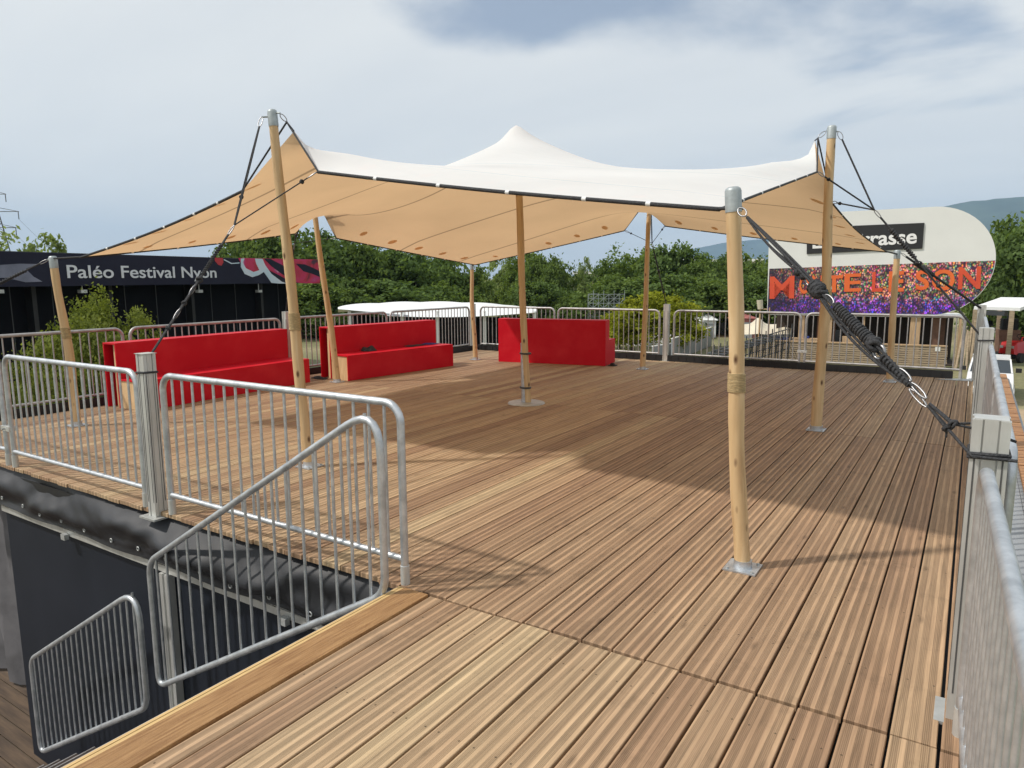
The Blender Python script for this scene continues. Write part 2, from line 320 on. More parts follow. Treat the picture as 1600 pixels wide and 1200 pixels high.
# stretch-tent cloth: white coated outside, beige inside, lets some light through; seams run along x
def cloth(name, top, under, seams):
    m, nt, N, B, L = node_mat(name)
    t = N('ShaderNodeTexCoord'); s_ = N('ShaderNodeSeparateXYZ'); L(t.outputs['Object'], s_.inputs[0])
    g = N('ShaderNodeNewGeometry')
    n = N('ShaderNodeTexNoise'); n.inputs['Scale'].default_value = 0.8; n.inputs['Detail'].default_value = 6; L(t.outputs['Object'], n.inputs['Vector'])
    mr = N('ShaderNodeMapRange'); mr.inputs[1].default_value = 0.3; mr.inputs[2].default_value = 0.7; mr.inputs[3].default_value = 0.93; mr.inputs[4].default_value = 1.05; L(n.outputs[0], mr.inputs[0])
    fac = mr.outputs[0]
    if seams:
        a = N('ShaderNodeMath', operation='PINGPONG'); a.inputs[1].default_value = 0.76; L(s_.outputs[1], a.inputs[0])
        b = N('ShaderNodeMapRange'); b.inputs[1].default_value = 0.013; b.inputs[2].default_value = 0.024; b.inputs[3].default_value = 0.50; b.inputs[4].default_value = 1.0; L(a.outputs[0], b.inputs[0])
        c = N('ShaderNodeMath', operation='MULTIPLY'); L(fac, c.inputs[0]); L(b.outputs[0], c.inputs[1]); fac = c.outputs[0]
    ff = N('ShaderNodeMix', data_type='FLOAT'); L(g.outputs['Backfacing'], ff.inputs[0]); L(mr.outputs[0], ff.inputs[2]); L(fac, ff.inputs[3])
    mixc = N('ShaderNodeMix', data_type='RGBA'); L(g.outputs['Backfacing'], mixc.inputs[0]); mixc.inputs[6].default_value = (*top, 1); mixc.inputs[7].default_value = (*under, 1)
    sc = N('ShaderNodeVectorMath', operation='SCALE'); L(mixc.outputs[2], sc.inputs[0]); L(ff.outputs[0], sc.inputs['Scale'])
    d = N('ShaderNodeBsdfDiffuse'); L(sc.outputs[0], d.inputs[0])
    wmp = N('ShaderNodeMapping'); wmp.inputs['Scale'].default_value = (0.7, 1.6, 1); wmp.inputs['Rotation'].default_value = (0, 0, 0.6); L(t.outputs['Object'], wmp.inputs[0]); wn_ = N('ShaderNodeTexNoise'); wn_.inputs['Scale'].default_value = 1.4; wn_.inputs['Detail'].default_value = 4; wn_.inputs['Distortion'].default_value = 0.6; L(wmp.outputs[0], wn_.inputs['Vector'])
    wb = N('ShaderNodeBump'); wb.inputs['Strength'].default_value = 0.35; wb.inputs['Distance'].default_value = 0.06; L(wn_.outputs[0], wb.inputs['Height']); L(wb.outputs[0], d.inputs['Normal'])
    tr = N('ShaderNodeBsdfTranslucent'); sc2 = N('ShaderNodeVectorMath', operation='SCALE'); sc2.inputs[0].default_value = (0.80, 0.545, 0.31); L(fac, sc2.inputs['Scale']); L(sc2.outputs[0], tr.inputs[0])
    mx = N('ShaderNodeMixShader'); mx.inputs[0].default_value = 0.42; L(d.outputs[0], mx.inputs[1]); L(tr.outputs[0], mx.inputs[2])
    o = nt.nodes['Material Output']; L(mx.outputs[0], o.inputs[0]); return m
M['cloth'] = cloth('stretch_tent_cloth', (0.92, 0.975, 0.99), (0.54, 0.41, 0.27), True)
M['patch'] = cloth('reinforcing_patch', (0.9, 0.8, 0.6), (0.80, 0.62, 0.42), False)

# leaves
def leafmat(name, dark, light):
    m, nt, N, B, L = node_mat(name)
    a = N('ShaderNodeAttribute', attribute_name='tone'); r = ramp(N, [(0.0, dark), (1.0, light)]); L(a.outputs['Fac'], r.inputs[0])
    d = N('ShaderNodeBsdfDiffuse'); L(r.outputs[0], d.inputs[0]); t = N('ShaderNodeBsdfTranslucent'); s = N('ShaderNodeVectorMath', operation='MULTIPLY'); L(r.outputs[0], s.inputs[0]); s.inputs[1].default_value = (1.2, 1.2, 0.5); L(s.outputs[0], t.inputs[0])
    x = N('ShaderNodeMixShader'); x.inputs[0].default_value = 0.42; L(d.outputs[0], x.inputs[1]); L(t.outputs[0], x.inputs[2]); L(x.outputs[0], nt.nodes['Material Output'].inputs[0]); return m
M['leaf'] = leafmat('dark_leaves', (0.052, 0.090, 0.034), (0.170, 0.245, 0.085))
M['leaf_mid'] = leafmat('mid_green_leaves', (0.060, 0.100, 0.034), (0.20, 0.275, 0.085))
M['leaf_light'] = leafmat('pale_leaves', (0.14, 0.19, 0.075), (0.29, 0.36, 0.15))
M['leaf_yellow'] = leafmat('yellow_green_leaves', (0.15, 0.175, 0.02), (0.34, 0.36, 0.05))
M['leaf_bush'] = leafmat('bush_leaves', (0.085, 0.115, 0.026), (0.25, 0.29, 0.085))
M['flower'] = mat('pink_flowers', (0.5, 0.12, 0.2), 0.7)

# dry grass and soil of the field
m, nt, N, B, L = node_mat('dry_grass_field'); M['ground'] = m
t = N('ShaderNodeTexCoord'); a = N('ShaderNodeTexNoise'); a.inputs['Scale'].default_value = 0.12; a.inputs['Detail'].default_value = 9; a.inputs['Roughness'].default_value = 0.65; L(t.outputs['Object'], a.inputs['Vector'])
r = ramp(N, [(0.30, (0.10, 0.115, 0.045)), (0.48, (0.17, 0.165, 0.075)), (0.60, (0.27, 0.235, 0.13)), (0.75, (0.36, 0.30, 0.20))]); L(a.outputs[0], r.inputs[0])
c = N('ShaderNodeTexNoise'); c.inputs['Scale'].default_value = 6; c.inputs['Detail'].default_value = 8; L(t.outputs['Object'], c.inputs['Vector'])
q = N('ShaderNodeMapRange'); q.inputs[1].default_value = 0.3; q.inputs[2].default_value = 0.7; q.inputs[3].default_value = 0.7; q.inputs[4].default_value = 1.25; L(c.outputs[0], q.inputs[0])
s = N('ShaderNodeVectorMath', operation='SCALE'); L(r.outputs[0], s.inputs[0]); L(q.outputs[0], s.inputs['Scale']); L(s.outputs[0], B.inputs['Base Color']); B.inputs['Roughness'].default_value = 0.9
M['sand'] = mat('bare_sandy_soil', (0.36, 0.27, 0.17), 0.9, var=0.18, scale=0.8)
M['hill'] = mat('wooded_ridge', (0.030, 0.050, 0.035), 0.95, col2=(0.055, 0.085, 0.06), scale=0.004, lo=0.4, hi=0.6)

# concert-crowd print on the mural (local x 0..10.6 m along, z up)
m, nt, N, B, L = node_mat('crowd_print'); M['crowd'] = m
t = N('ShaderNodeTexCoord'); s_ = N('ShaderNodeSeparateXYZ'); L(t.outputs['Object'], s_.inputs[0])
vo = N('ShaderNodeTexVoronoi'); vo.inputs['Scale'].default_value = 1.0
st = N('ShaderNodeMapping'); st.inputs['Scale'].default_value = (13, 1, 9); L(t.outputs['Object'], st.inputs[0])
dn = N('ShaderNodeTexNoise'); dn.inputs['Scale'].default_value = 1.3; dn.inputs['Detail'].default_value = 3; L(t.outputs['Object'], dn.inputs['Vector'])
av = N('ShaderNodeVectorMath', operation='ADD'); L(st.outputs[0], av.inputs[0]); L(dn.outputs['Color'], av.inputs[1]); L(av.outputs[0], vo.inputs['Vector'])
hs = N('ShaderNodeHueSaturation'); hs.inputs['Saturation'].default_value = 0.95; hs.inputs['Value'].default_value = 1.0; L(vo.outputs['Color'], hs.inputs['Color'])
warm = N('ShaderNodeVectorMath', operation='MULTIPLY'); warm.inputs[1].default_value = (1.25, 0.62, 0.42); L(hs.outputs[0], warm.inputs[0])
purp = N('ShaderNodeVectorMath', operation='MULTIPLY'); purp.inputs[1].default_value = (0.52, 0.16, 1.15); L(hs.outputs[0], purp.inputs[0])
zg = N('ShaderNodeMapRange'); zg.inputs[1].default_value = 0.55; zg.inputs[2].default_value = 1.05; L(s_.outputs[2], zg.inputs[0])
mxw = N('ShaderNodeMix', data_type='RGBA'); L(zg.outputs[0], mxw.inputs[0]); L(purp.outputs[0], mxw.inputs[6]); L(warm.outputs[0], mxw.inputs[7])
# darker towards the left of the print, black between the heads
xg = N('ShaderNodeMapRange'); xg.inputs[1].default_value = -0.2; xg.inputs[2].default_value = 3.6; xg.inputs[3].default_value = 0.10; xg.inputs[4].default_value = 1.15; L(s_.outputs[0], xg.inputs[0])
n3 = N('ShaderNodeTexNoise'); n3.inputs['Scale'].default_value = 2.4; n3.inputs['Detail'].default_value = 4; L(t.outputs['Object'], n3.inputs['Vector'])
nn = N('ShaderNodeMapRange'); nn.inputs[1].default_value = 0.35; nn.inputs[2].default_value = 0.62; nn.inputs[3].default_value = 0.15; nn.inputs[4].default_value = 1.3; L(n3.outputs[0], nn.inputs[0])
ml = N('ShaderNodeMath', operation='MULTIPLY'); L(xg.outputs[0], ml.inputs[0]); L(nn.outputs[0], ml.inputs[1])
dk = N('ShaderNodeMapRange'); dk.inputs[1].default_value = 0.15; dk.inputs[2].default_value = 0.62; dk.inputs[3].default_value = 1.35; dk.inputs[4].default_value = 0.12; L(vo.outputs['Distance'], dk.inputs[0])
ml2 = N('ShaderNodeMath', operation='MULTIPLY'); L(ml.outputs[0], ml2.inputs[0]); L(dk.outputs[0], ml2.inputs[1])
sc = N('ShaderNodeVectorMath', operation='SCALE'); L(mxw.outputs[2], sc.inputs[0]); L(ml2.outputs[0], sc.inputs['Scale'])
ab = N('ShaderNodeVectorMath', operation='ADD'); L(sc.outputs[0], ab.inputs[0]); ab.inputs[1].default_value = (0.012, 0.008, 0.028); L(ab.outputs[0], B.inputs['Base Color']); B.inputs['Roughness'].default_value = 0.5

# magenta / white swirl print on the fascia
m, nt, N, B, L = node_mat('magenta_print'); M['magenta'] = m
t = N('ShaderNodeTexCoord'); w = N('ShaderNodeTexNoise'); w.inputs['Scale'].default_value = 0.8; w.inputs['Detail'].default_value = 3; w.inputs['Distortion'].default_value = 1.6; L(t.outputs['Object'], w.inputs['Vector'])
r = ramp(N, [(0.32, (0.05, 0.01, 0.03)), (0.42, (0.36, 0.01, 0.03)), (0.52, (0.48, 0.015, 0.08)), (0.62, (0.40, 0.02, 0.13)), (0.72, (0.55, 0.30, 0.42))]); L(w.outputs[0], r.inputs[0]); L(r.outputs[0], B.inputs['Base Color'])
M['iceprint'] = mat('pale_blue_print', (0.42, 0.58, 0.68), 0.5, col2=(0.60, 0.62, 0.68), scale=1.2)
M['redprint'] = mat('red_print', (0.42, 0.02, 0.03), 0.5)
M['fascia'] = mat('dark_navy_fascia', (0.010, 0.011, 0.026), 0.6, col2=(0.016, 0.017, 0.034), scale=0.5, spec=0.2)
M['grey_blob'] = mat('grey_blue_print', (0.075, 0.085, 0.13), 0.4, col2=(0.20, 0.21, 0.28), scale=0.5)  # grey-blue blob printed on the fascia

# ------------------------------------------------------------------ ground, far hills
rnd = random.Random(7)
g = MB(); g.add([(-9000, -3000, GZ), (9000, -3000, GZ), (9000, 9000, GZ), (-9000, 9000, GZ)], [(0, 1, 2, 3)])
tag(link('ground', g.mesh('ground', M['ground'])), kind='structure')
g = MB(); pts = [gnd(x, y, GZ) for x, y in ((1555, 640), (1700, 640), (2000, 760), (1640, 800), (1590, 720), (1572, 680))]
g.add([(p.x, p.y, GZ + 0.01) for p in pts], [tuple(range(6))[::-1]]); g2 = gnd(1640, 600, GZ)
tag(link('sandy_path', g.mesh('sandy_path', M['sand'])), kind='structure')

def ridge(name, D, prof, depth, mt):
    b = MB(); vs = []; n = 90; x0, x1 = prof[0][0], prof[-1][0]
    def py(x):
        for (a, ya), (c, yc) in zip(prof, prof[1:]):
            if a <= x <= c: s = (x - a) / (c - a); s = s * s * (3 - 2 * s) * 0.5 + s * 0.5; return ya + (yc - ya) * s
    R_ = random.Random(3); rows = 7
    for i in range(n + 1):
        x = x0 + (x1 - x0) * i / n; top = at(x, py(x), D)
        far = Vector((top.x, top.y, 0)).normalized()
        for k in range(rows):
            f = k / (rows - 1); q = Vector((top.x, top.y, 0)) - far * depth * (1 - f) + far * R_.uniform(-.02, .02) * depth
            z = GZ - 1 + (top.z - GZ + 1) * (f ** 1.3) + (R_.uniform(-.02, .02) * top.z if 0 < k < rows - 1 else 0)
            vs.append((q.x, q.y, z))
    fs = []
    for i in range(n):
        for k in range(rows - 1):
            a = i * rows + k; fs.append((a, a + rows, a + rows + 1, a + 1))
    b.add(vs, fs, True); tag(link(name, b.mesh(name, mt)), kind='structure')
ridge('hills', 5200, [(1250, 430), (1330, 395), (1400, 350), (1460, 325), (1520, 314), (1600, 307), (1800, 300), (2300, 330)], 1500, M['hill'])
ridge('distant_hills', 7600, [(900, 432), (980, 418), (1050, 398), (1090, 387), (1140, 378), (1200, 373), (1300, 362), (1420, 345), (1600, 350)], 1500, M['hill'])

# ------------------------------------------------------------------ the timber deck
XR, XL, XS, YN, YF = 0.075, -9.12, -2.165, 2.585, 12.66
b = MB(); pitch = 0.149; rb = random.Random(11)
def board(x0, x1, y0, y1, z=0.0, th=0.028, axis='y'):
    tone = min(1, max(0, rb.gauss(0.44 + (0.34 if (y1 < 3 and x0 < -1.0) else 0) - (0.10 if x0 > -0.9 else 0) + 0.12 * math.sin(x0 * 0.9), 0.24))); c = 0.003; dz = rb.uniform(-0.0012, 0.0012); jx = rb.uniform(-.0012, .0012); x0 += jx; x1 += jx
    zt = z + dz; w = x1 - x0; off = rb.uniform(0, 50)
    vs = [(x0, y0, zt-th), (x1, y0, zt-th), (x1, y1, zt-th), (x0, y1, zt-th), (x0, y0, zt-c), (x1, y0, zt-c), (x1, y1, zt-c), (x0, y1, zt-c), (x0+c, y0+c, zt), (x1-c, y0+c, zt), (x1-c, y1-c, zt), (x0+c, y1-c, zt)]
    def U(*ids): return [(vs[i][0]-x0, vs[i][1]+off) for i in ids]
    fs = [(8,9,10,11), (4,5,9,8), (5,6,10,9), (6,7,11,10), (7,4,8,11), (0,1,5,4), (1,2,6,5), (2,3,7,6), (3,0,4,7)]
    b.add(vs, fs, uv=[U(*f) for f in fs], tone=tone)
i = 0; x1 = XR - 0.003
first = [0.055]                                      # the narrow ripped board beside the parapet
while x1 > XL + 0.03:
    w = first.pop() if first else 0.139
    x0 = x1 - w
    if x0 < XL: x0 = XL
    if x1 > XS + 0.02:
        xs0 = max(x0, XS + 0.006)
        y = 1.25 if i % 3 else 1.02
        board(xs0, x1, -3.4, YN - 0.012 + rb.uniform(-.01, .004))
    j1 = YN + 4.98 + rb.uniform(-.012, .012)
    board(x0, x1, YN + rb.uniform(-.006, .012), j1)
    board(x0, x1, j1 + 0.006, YF + rb.uniform(-.004, .008))
    x1 = x0 - 0.010; i += 1
deck = tag(link('deck', b.mesh('deck', M['deck'])), kind='structure')
# black sheet added below the gaps, its colour standing for the shaded void
b = MB(); b.box((XL, YN + 0.03, -0.16), (XR, YF - 0.03, -0.09)); b.box((XS - 0.16, -3.4, -0.16), (XR, YN + 0.03, -0.09))
tag(link('gap_shade_sheet', b.mesh('gap_shade_sheet', M['black'])), kind='structure')
# edge board over the stair with its pine nosing and steel edge
b = MB(); b.box((XS - 0.160, -3.4, -0.024), (XS - 0.006, YN - 0.02, 0.006)); e = link('stair_edge_board', b.mesh('stair_edge_board', mat('orange_decking', (0.27, 0.135, 0.050), 0.6, col2=(0.47, 0.27, 0.115), scale=3, stretch=(34, 1.6, 1), bump=0.6, bscale=60))); tag(e, kind='structure')
b = MB(); b.box((XS - 0.197, -3.4, -0.10), (XS - 0.183, YN - 0.02, 0.004)); b.box((XS - 0.181, -3.4, -0.10), (XS - 0.164, YN - 0.02, 0.002)); e = link('stair_nosing', b.mesh('stair_nosing', M['nosing'])); tag(e, kind='structure')
b = MB(); b.box((XS - 0.211, -3.4, -0.15), (XS - 0.200, YN - 0.02, -0.004)); e = link('stair_edge_profile', b.mesh('stair_edge_profile', M['galv'])); tag(e, kind='structure')

# outer board-walk strip beyond the right-hand parapet
b = MB(); y = 2.0; rb = random.Random(5)
om = mat('orange_brown_boards', (0.30, 0.14, 0.06), 0.65, col2=(0.46, 0.24, 0.10), scale=3, stretch=(1, 6, 1))
while y < 13.6: b.box((0.41, y, -0.03 + rb.uniform(-.003, .003)), (0.51, y + 0.138, 0.0 + rb.uniform(-.003, .003))); y += 0.15
tag(link('outer_walkway', b.mesh('outer_walkway', om)), kind='structure')
b = MB(); b.box((0.20, 1.0, -0.12), (0.392, 13.6, -0.06)); b.box((0.395, 1.0, -GZ*-1), (0.55, 13.6, -0.06))
tag(link('walkway_support', b.mesh('walkway_support', M['lightgrey'])), kind='structure')

# lower floor, walls under the deck
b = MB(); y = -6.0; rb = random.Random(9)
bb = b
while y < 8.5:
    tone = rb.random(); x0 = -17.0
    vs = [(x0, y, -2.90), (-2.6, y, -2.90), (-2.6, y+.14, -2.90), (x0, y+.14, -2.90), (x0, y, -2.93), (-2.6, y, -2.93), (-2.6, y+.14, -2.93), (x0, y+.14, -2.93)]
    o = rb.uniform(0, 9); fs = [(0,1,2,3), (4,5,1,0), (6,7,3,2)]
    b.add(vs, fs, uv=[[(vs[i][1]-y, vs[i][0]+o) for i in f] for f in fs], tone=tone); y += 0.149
tag(link('lower_deck', b.mesh('lower_deck', mat('shade_toned_lower_boards', (0.060, 0.040, 0.027), 0.8, col2=(0.12, 0.080, 0.05), scale=2, stretch=(1, 9, 1)))), kind='structure')  # the shade on this floor is put into the dark board colour
wall = thing('deck_side_wall', 'dark slate panelled wall under the near edge of the deck beside the stairs', 'wall', (-7.2, 2.68, -2.9))
b = MB(); b.box((-7.2, 2.68, -2.9), (-2.4, 2.78, -0.475)); b.box((-7.2, 2.78, -2.9), (-7.1, YF, -0.2)); part('panel', b, M['navy'], wall, True)
b = MB(); b.box((-7.18, 2.64, -0.475), (-2.42, 2.80, -0.425)); b.box((-7.18, 2.636, -0.415), (-2.42, 2.66, -0.40)); part('ledge', b, M['alu'], wall, True)
for xx in (-4.63, -2.52):
    b = MB(); b.box((xx - 0.05, 2.62, -2.9), (xx - 0.012, 2.675, -0.48)); b.box((xx + 0.012, 2.62, -2.9), (xx + 0.05, 2.675, -0.48)); b.box((xx - 0.012, 2.645, -2.9), (xx + 0.012, 2.675, -0.48)); part('upright', b, M['alu'], wall, True)
for xx in (-6.0, -3.35):
    b = MB(); b.box((xx - .03, 2.60, -0.50), (xx + .03, 2.635, -0.455)); part('bracket', b, M['plate'], wall, True)
b = MB(); b.box((-12, 2.9, -2.9), (-7.22, 2.96, -0.4)); 
pw = thing('fabric_screen', 'pale grey fabric screen beyond the end of the dark wall', 'screen', (-11, 3.15, -2.9))
b = MB(); vs = []
for i in range(41):
    for k in range(13): vs.append((-14 + i * 0.165, 3.15 + 0.07 * math.sin(i * 1.7 + k * 0.4), -2.86 + k * 0.2))
b.add(vs, [(i*13+k, i*13+k+13, i*13+k+14, i*13+k+1) for i in range(40) for k in range(12)], True); part('cloth', b, mat('grey_screen_cloth', (0.11, 0.108, 0.115), 0.8, var=0.3, scale=2), pw, True)
b = MB(); b.tube([(-14, 3.05, -0.44), (-7.3, 3.05, -0.44)], 0.03); part('rail', b, M['alu'], pw, True)

# the black tarpaulin that bulges between deck edge and wall, with eyelets
tp = thing('tarpaulin', 'black PVC tarpaulin with eyelets hanging along the deck edge above the slate wall', 'tarpaulin', (-5.8, 2.6, -0.3))
b = MB(); nx, nz = 260, 22; rt = random.Random(4); vs = []
def tarp_pt(i, k):
    x = -9.1 + (9.1 - 2.36) * i / nx; f = k / (nz - 1)
    sag = 0.5 + 0.5 * math.sin(x * 1.35 + 0.9) ; fold = math.sin(x * 5.3 + f * 6.5 + 1.9 * math.sin(x * 1.7)) * 0.022 + math.sin(x * 2.6 - f * 7) * 0.026 + math.sin(x * 13 + f * 11 + 2 * math.sin(x * 4)) * 0.007 + math.sin(x * 27 - f * 16) * 0.0025
    bul = math.sin(math.pi * min(1, f * 1.12)) * (0.045 + 0.075 * sag) + 0.03 * f
    return Vector((x, YN + 0.055 - bul + fold * math.sin(math.pi * f), -0.045 - 0.36 * f + 0.012 * math.sin(x * 5.1) * f))
for i in range(nx + 1):
    for k in range(nz): vs.append(tarp_pt(i, k))
b.add(vs, [(i*nz+k, i*nz+k+1, i*nz+nz+k+1, i*nz+nz+k) for i in range(nx) for k in range(nz - 1)], True); part('sheet', b, M['tarp'], tp, True)
for i in range(9, nx, 14):
    p0 = tarp_pt(i, 17) + Vector((0, -0.006, 0)); b = MB(); b.tube([p0 + Vector((0.014 * math.cos(a), 0, 0.014 * math.sin(a))) for a in [2*math.pi*q/10 for q in range(10)]], 0.0045, 6, closed=True); part('eyelet', b, M['plate'], tp, True)

# ------------------------------------------------------------------ stairs going down along the wall
st = thing('staircase', 'brown timber staircase going down along the slate wall to the lower floor', 'staircase', (-2.4, 1.7, -2.9))
for k in range(14):
    z = -0.48 - 0.18 * k; x = XS - 0.245 - 0.318 * k
    b = MB(); b.box((x - 0.31, 0.62, z - 0.035), (x + 0.02, 2.50, z)); part('tread', b, M['darkwood'], st, True)
    b = MB(); b.box((x - 0.325, 0.62, z - 0.04), (x - 0.3125, 2.50, z + 0.003)); part('nosing', b, M['galv_dull'], st, True)
b = MB(); b.beam((XS - 0.245, 2.53, -0.50), (XS - 0.245 - 0.318 * 13.2, 2.53, -2.86), 0.04, 0.16); b.beam((XS - 0.245, 0.60, -0.50), (XS - 0.245 - 0.318 * 13.2, 0.60, -2.86), 0.04, 0.16); part('stringer', b, M['galv'], st, True)

def arc(c, a0, a1, r, ax, ay, n=7):
    return [Vector(c) + Vector(ax) * (r * math.cos(a0 + (a1-a0) * i / n)) + Vector(ay) * (r * math.sin(a0 + (a1-a0) * i / n)) for i in range(n + 1)]
# sloped stair guards
def stair_guard(label, xa, za, xb, zb, Hh, nb):
    t = thing('stair_guard', label, 'guard rail', (xa, 2.46, za), 0, 'sloping tube guards of the stairs')
    A0 = Vector((xa, 0, za)); B0 = Vector((xb, 0, zb)); d = (B0 - A0).normalized(); up = Vector((0, 0, 1))
    A1 = A0 + up * Hh[0]; B1 = B0 + up * Hh[1]; dt = (B1 - A1).normalized()
    def rc(P, a, c, r): # rounded corner between incoming direction a and outgoing c
        p0 = P - a * r; p2 = P + c * r; return [p0 * (1-s)**2 + P * 2*s*(1-s) + p2 * s*s for s in [q/7 for q in range(8)]]
    path = rc(A0, -d, up, 0.10) + rc(A1, up, dt, 0.26) + rc(B1, dt, -up, 0.10) + rc(B0, -up, -d, 0.10)
    sh = Vector((0, 2.46, 0)); b = MB(); b.tube([p + sh for p in path], 0.0205, 12, closed=True); part('frame', b, M['galv'], t, True)
    for k in range(nb):
        f = (k + 0.8) / (nb + 0.5); p = A0.lerp(B0, f); q = A1.lerp(B1, f); b = MB(); b.tube([p + sh, q + sh], 0.0085, 8, caps=False); part('bar', b, M['galv'], t, True)
    return t
stair_guard('upper sloping tube guard starting at the top of the stairs', -2.36, 0.0, -4.50, -1.20, (0.97, 0.90), 17)
stair_guard('lower sloping tube guard farther down the stairs', -4.68, -1.42, -6.46, -2.46, (0.88, 0.86), 20)

# ------------------------------------------------------------------ parapet: tube panels, aluminium posts
barmesh = None
def panel(label, p0, p1, hgt=0.945, nb=None, material='galv', grp='tube guard panels round the deck'):
    global barmesh
    p0 = Vector(p0); p1 = Vector(p1); L_ = (p1 - p0).length; rz = math.atan2(p1.y - p0.y, p1.x - p0.x)
    t = thing('guard_railing', label, 'guard rail', p0, rz, grp); r = 0.10
    path = [Vector((0, 0, 0)), Vector((0, 0, hgt - r))] + arc((r, 0, hgt - r), math.pi, math.pi/2, r, (1,0,0), (0,0,1))[1:] + arc((L_ - r, 0, hgt - r), math.pi/2, 0, r, (1,0,0), (0,0,1)) + [Vector((L_, 0, 0))]
    b = MB(); b.tube(path, 0.0205, 12); part('frame', b, M[material], t)
    b = MB(); b.tube([(0.005, 0, 0.135), (L_ - 0.005, 0, 0.135)], 0.0175, 10); part('bottom_rail', b, M[material], t)
    for xx in (0, L_):
        b = MB(); b.tube([(xx, 0, 0.0), (xx, 0, 0.10)], 0.0245, 12); part('foot_socket', b, M['alu'], t)
    if barmesh is None:
        b = MB(); b.tube([(0, 0, 0.14), (0, 0, 0.94)], 0.0085, 8, caps=False); barmesh = {}
        for k_ in ('galv', 'galv_dull'): barmesh[k_] = b.mesh('bar', M[k_])
    n = nb or int(L_ / 0.108); 
    for k in range(1, n + 1):
        o = link('bar', barmesh[material], t); o.location = (L_ * k / (n + 1), 0, 0); o.scale = (1, 1, (hgt - 0.145) / 0.80); o.location.z = 0.14 - 0.14 * o.scale.z
    return t
def clamp(p, label, rz=0):
    t = thing('rail_clamp', label, 'clamp', p, rz, 'clamps joining guard panels')
    b = MB(); b.box((-0.075, -0.028, -0.02), (0.075, 0.028, 0.02)); part('saddle', b, M['alu'], t); b = MB(); b.tube([(0, -0.05, 0), (0, 0.05, 0)], 0.008, 6); part('bolt', b, M['plate'], t)
prof = []                                             # square profile with T-slots on all sides
for a in range(4):
    R2 = Matrix.Rotation(a * math.pi / 2, 2)
    for q in ((-0.06, -0.06), (-0.028, -0.06), (-0.028, -0.048), (-0.022, -0.048), (-0.022, -0.055), (0.022, -0.055), (0.022, -0.048), (0.028, -0.048), (0.028, -0.06)): prof.append(tuple(R2 @ Vector(q)))
def post(label, x, y, top=1.08, rz=0.0, w=1.0, strap=None, bot=0.0):
    t = thing('guard_rail_post', label, 'post', (x, y, bot), rz, 'aluminium posts of the deck guard')
    b = MB(); pr = [(px * w, py * w) for px, py in prof]; b.prism(pr, 0, top - bot); b.prism([(px * .82, py * .82) for px, py in ((-.06,-.06),(.06,-.06),(.06,.06),(-.06,.06))], top - bot, top - bot + 0.003); part('profile', b, M['alu'], t)
    b = MB()
    for s_ in (-1, 1):
        for c_ in (-1, 1):
            b.box((s_*0.044*w - .0025, c_*0.0605*w - .001, 0.1), (s_*0.044*w + .0025, c_*0.0605*w + .001, top - bot - 0.12))
            b.box((c_*0.0605*w - .001, s_*0.044*w - .0025, 0.1), (c_*0.0605*w + .001, s_*0.044*w + .0025, top - bot - 0.12))
    part('groove', b, M['groove_shade'], t)  # thin dark strips on the faces, coloured as the shade inside grooves
    b = MB(); b.box((-0.09, -0.085, -0.012), (0.09, 0.085, 0.0)); part('foot_plate', b, M['plate'], t)
    if strap:
        for z in strap:
            b = MB(); s_ = 0.064 * w; b.tube([(-s_, -s_, z), (s_, -s_, z + .004), (s_, s_, z), (-s_, s_, z + .003)], 0.007, 8, closed=True); part('rope_turn', b, M['rope'], t)
    return t
YP = 2.61
# near edge (towards the stair)
panel('guard panel ending in a free corner tube at the top of the stairs', (-4.43, YP, 0), (-2.36, YP, 0), nb=18)
panel('guard panel left of the tall post on the near deck edge', (-6.72, YP, 0), (-4.74, YP, 0), nb=18)
panel('guard panel cut by the left picture edge on the near deck edge', (-9.0, YP, 0), (-6.84, YP, 0), nb=18)
clamp((-6.78, YP, 0.33), 'small clamp joining two panels on the near deck edge', 0)
post('tall aluminium post on the near deck edge with a black rope turn near its top', -4.585, 2.60, 1.08, 0.0, 0.72, strap=(0.985,), bot=-0.03)
post('corner post at the left near corner of the deck', -9.18, 2.62, 1.08, 0, 0.75)
# left side
XF = -9.19; gd = 'galv_dull'
panel('guard panel on the left side nearest the picture edge', (XF, 2.74, 0), (XF, 4.93, 0), material=gd)
panel('guard panel directly behind the left red bench', (XF, 5.03, 0), (XF, 7.42, 0), material=gd)
panel('guard panel behind the near half of the middle red bench', (XF, 7.72, 0), (XF, 9.86, 0), material=gd)
panel('guard panel on the left side that ends at the far left corner post', (XF, 9.96, 0), (XF, 12.45, 0), material=gd)
post('post between the left and the middle red bench', XF - 0.02, 7.57, 1.05, 0, 0.78)
post('far left corner post carrying a steel shackle', -9.25, 12.68, 1.0, 0.3, 0.8)
# far side
YB = 12.73
panel('guard panel between the far left corner post and the far red bench', (-9.08, YB, 0), (-7.22, YB, 0), material=gd)
panel('guard panel directly behind the far red bench', (-7.13, YB, 0), (-4.95, YB, 0), material=gd)
panel('far guard panel in front of the right yellow green tree', (-4.66, YB, 0), (-2.44, YB, 0), material=gd)
panel('far guard panel at the right end in front of the slatted terrace', (-2.35, YB, 0), (-0.10, YB, 0), material=gd)
clamp((-2.395, YB, 0.30), 'small clamp joining the two far panels in front of the slatted terrace', 0)
post('post in the middle of the far side', -4.81, YB, 1.06, 0, 0.8)
post('far right corner post behind the guy ropes', 0.10, YB + 0.02, 1.12, 0, 0.9, strap=None)
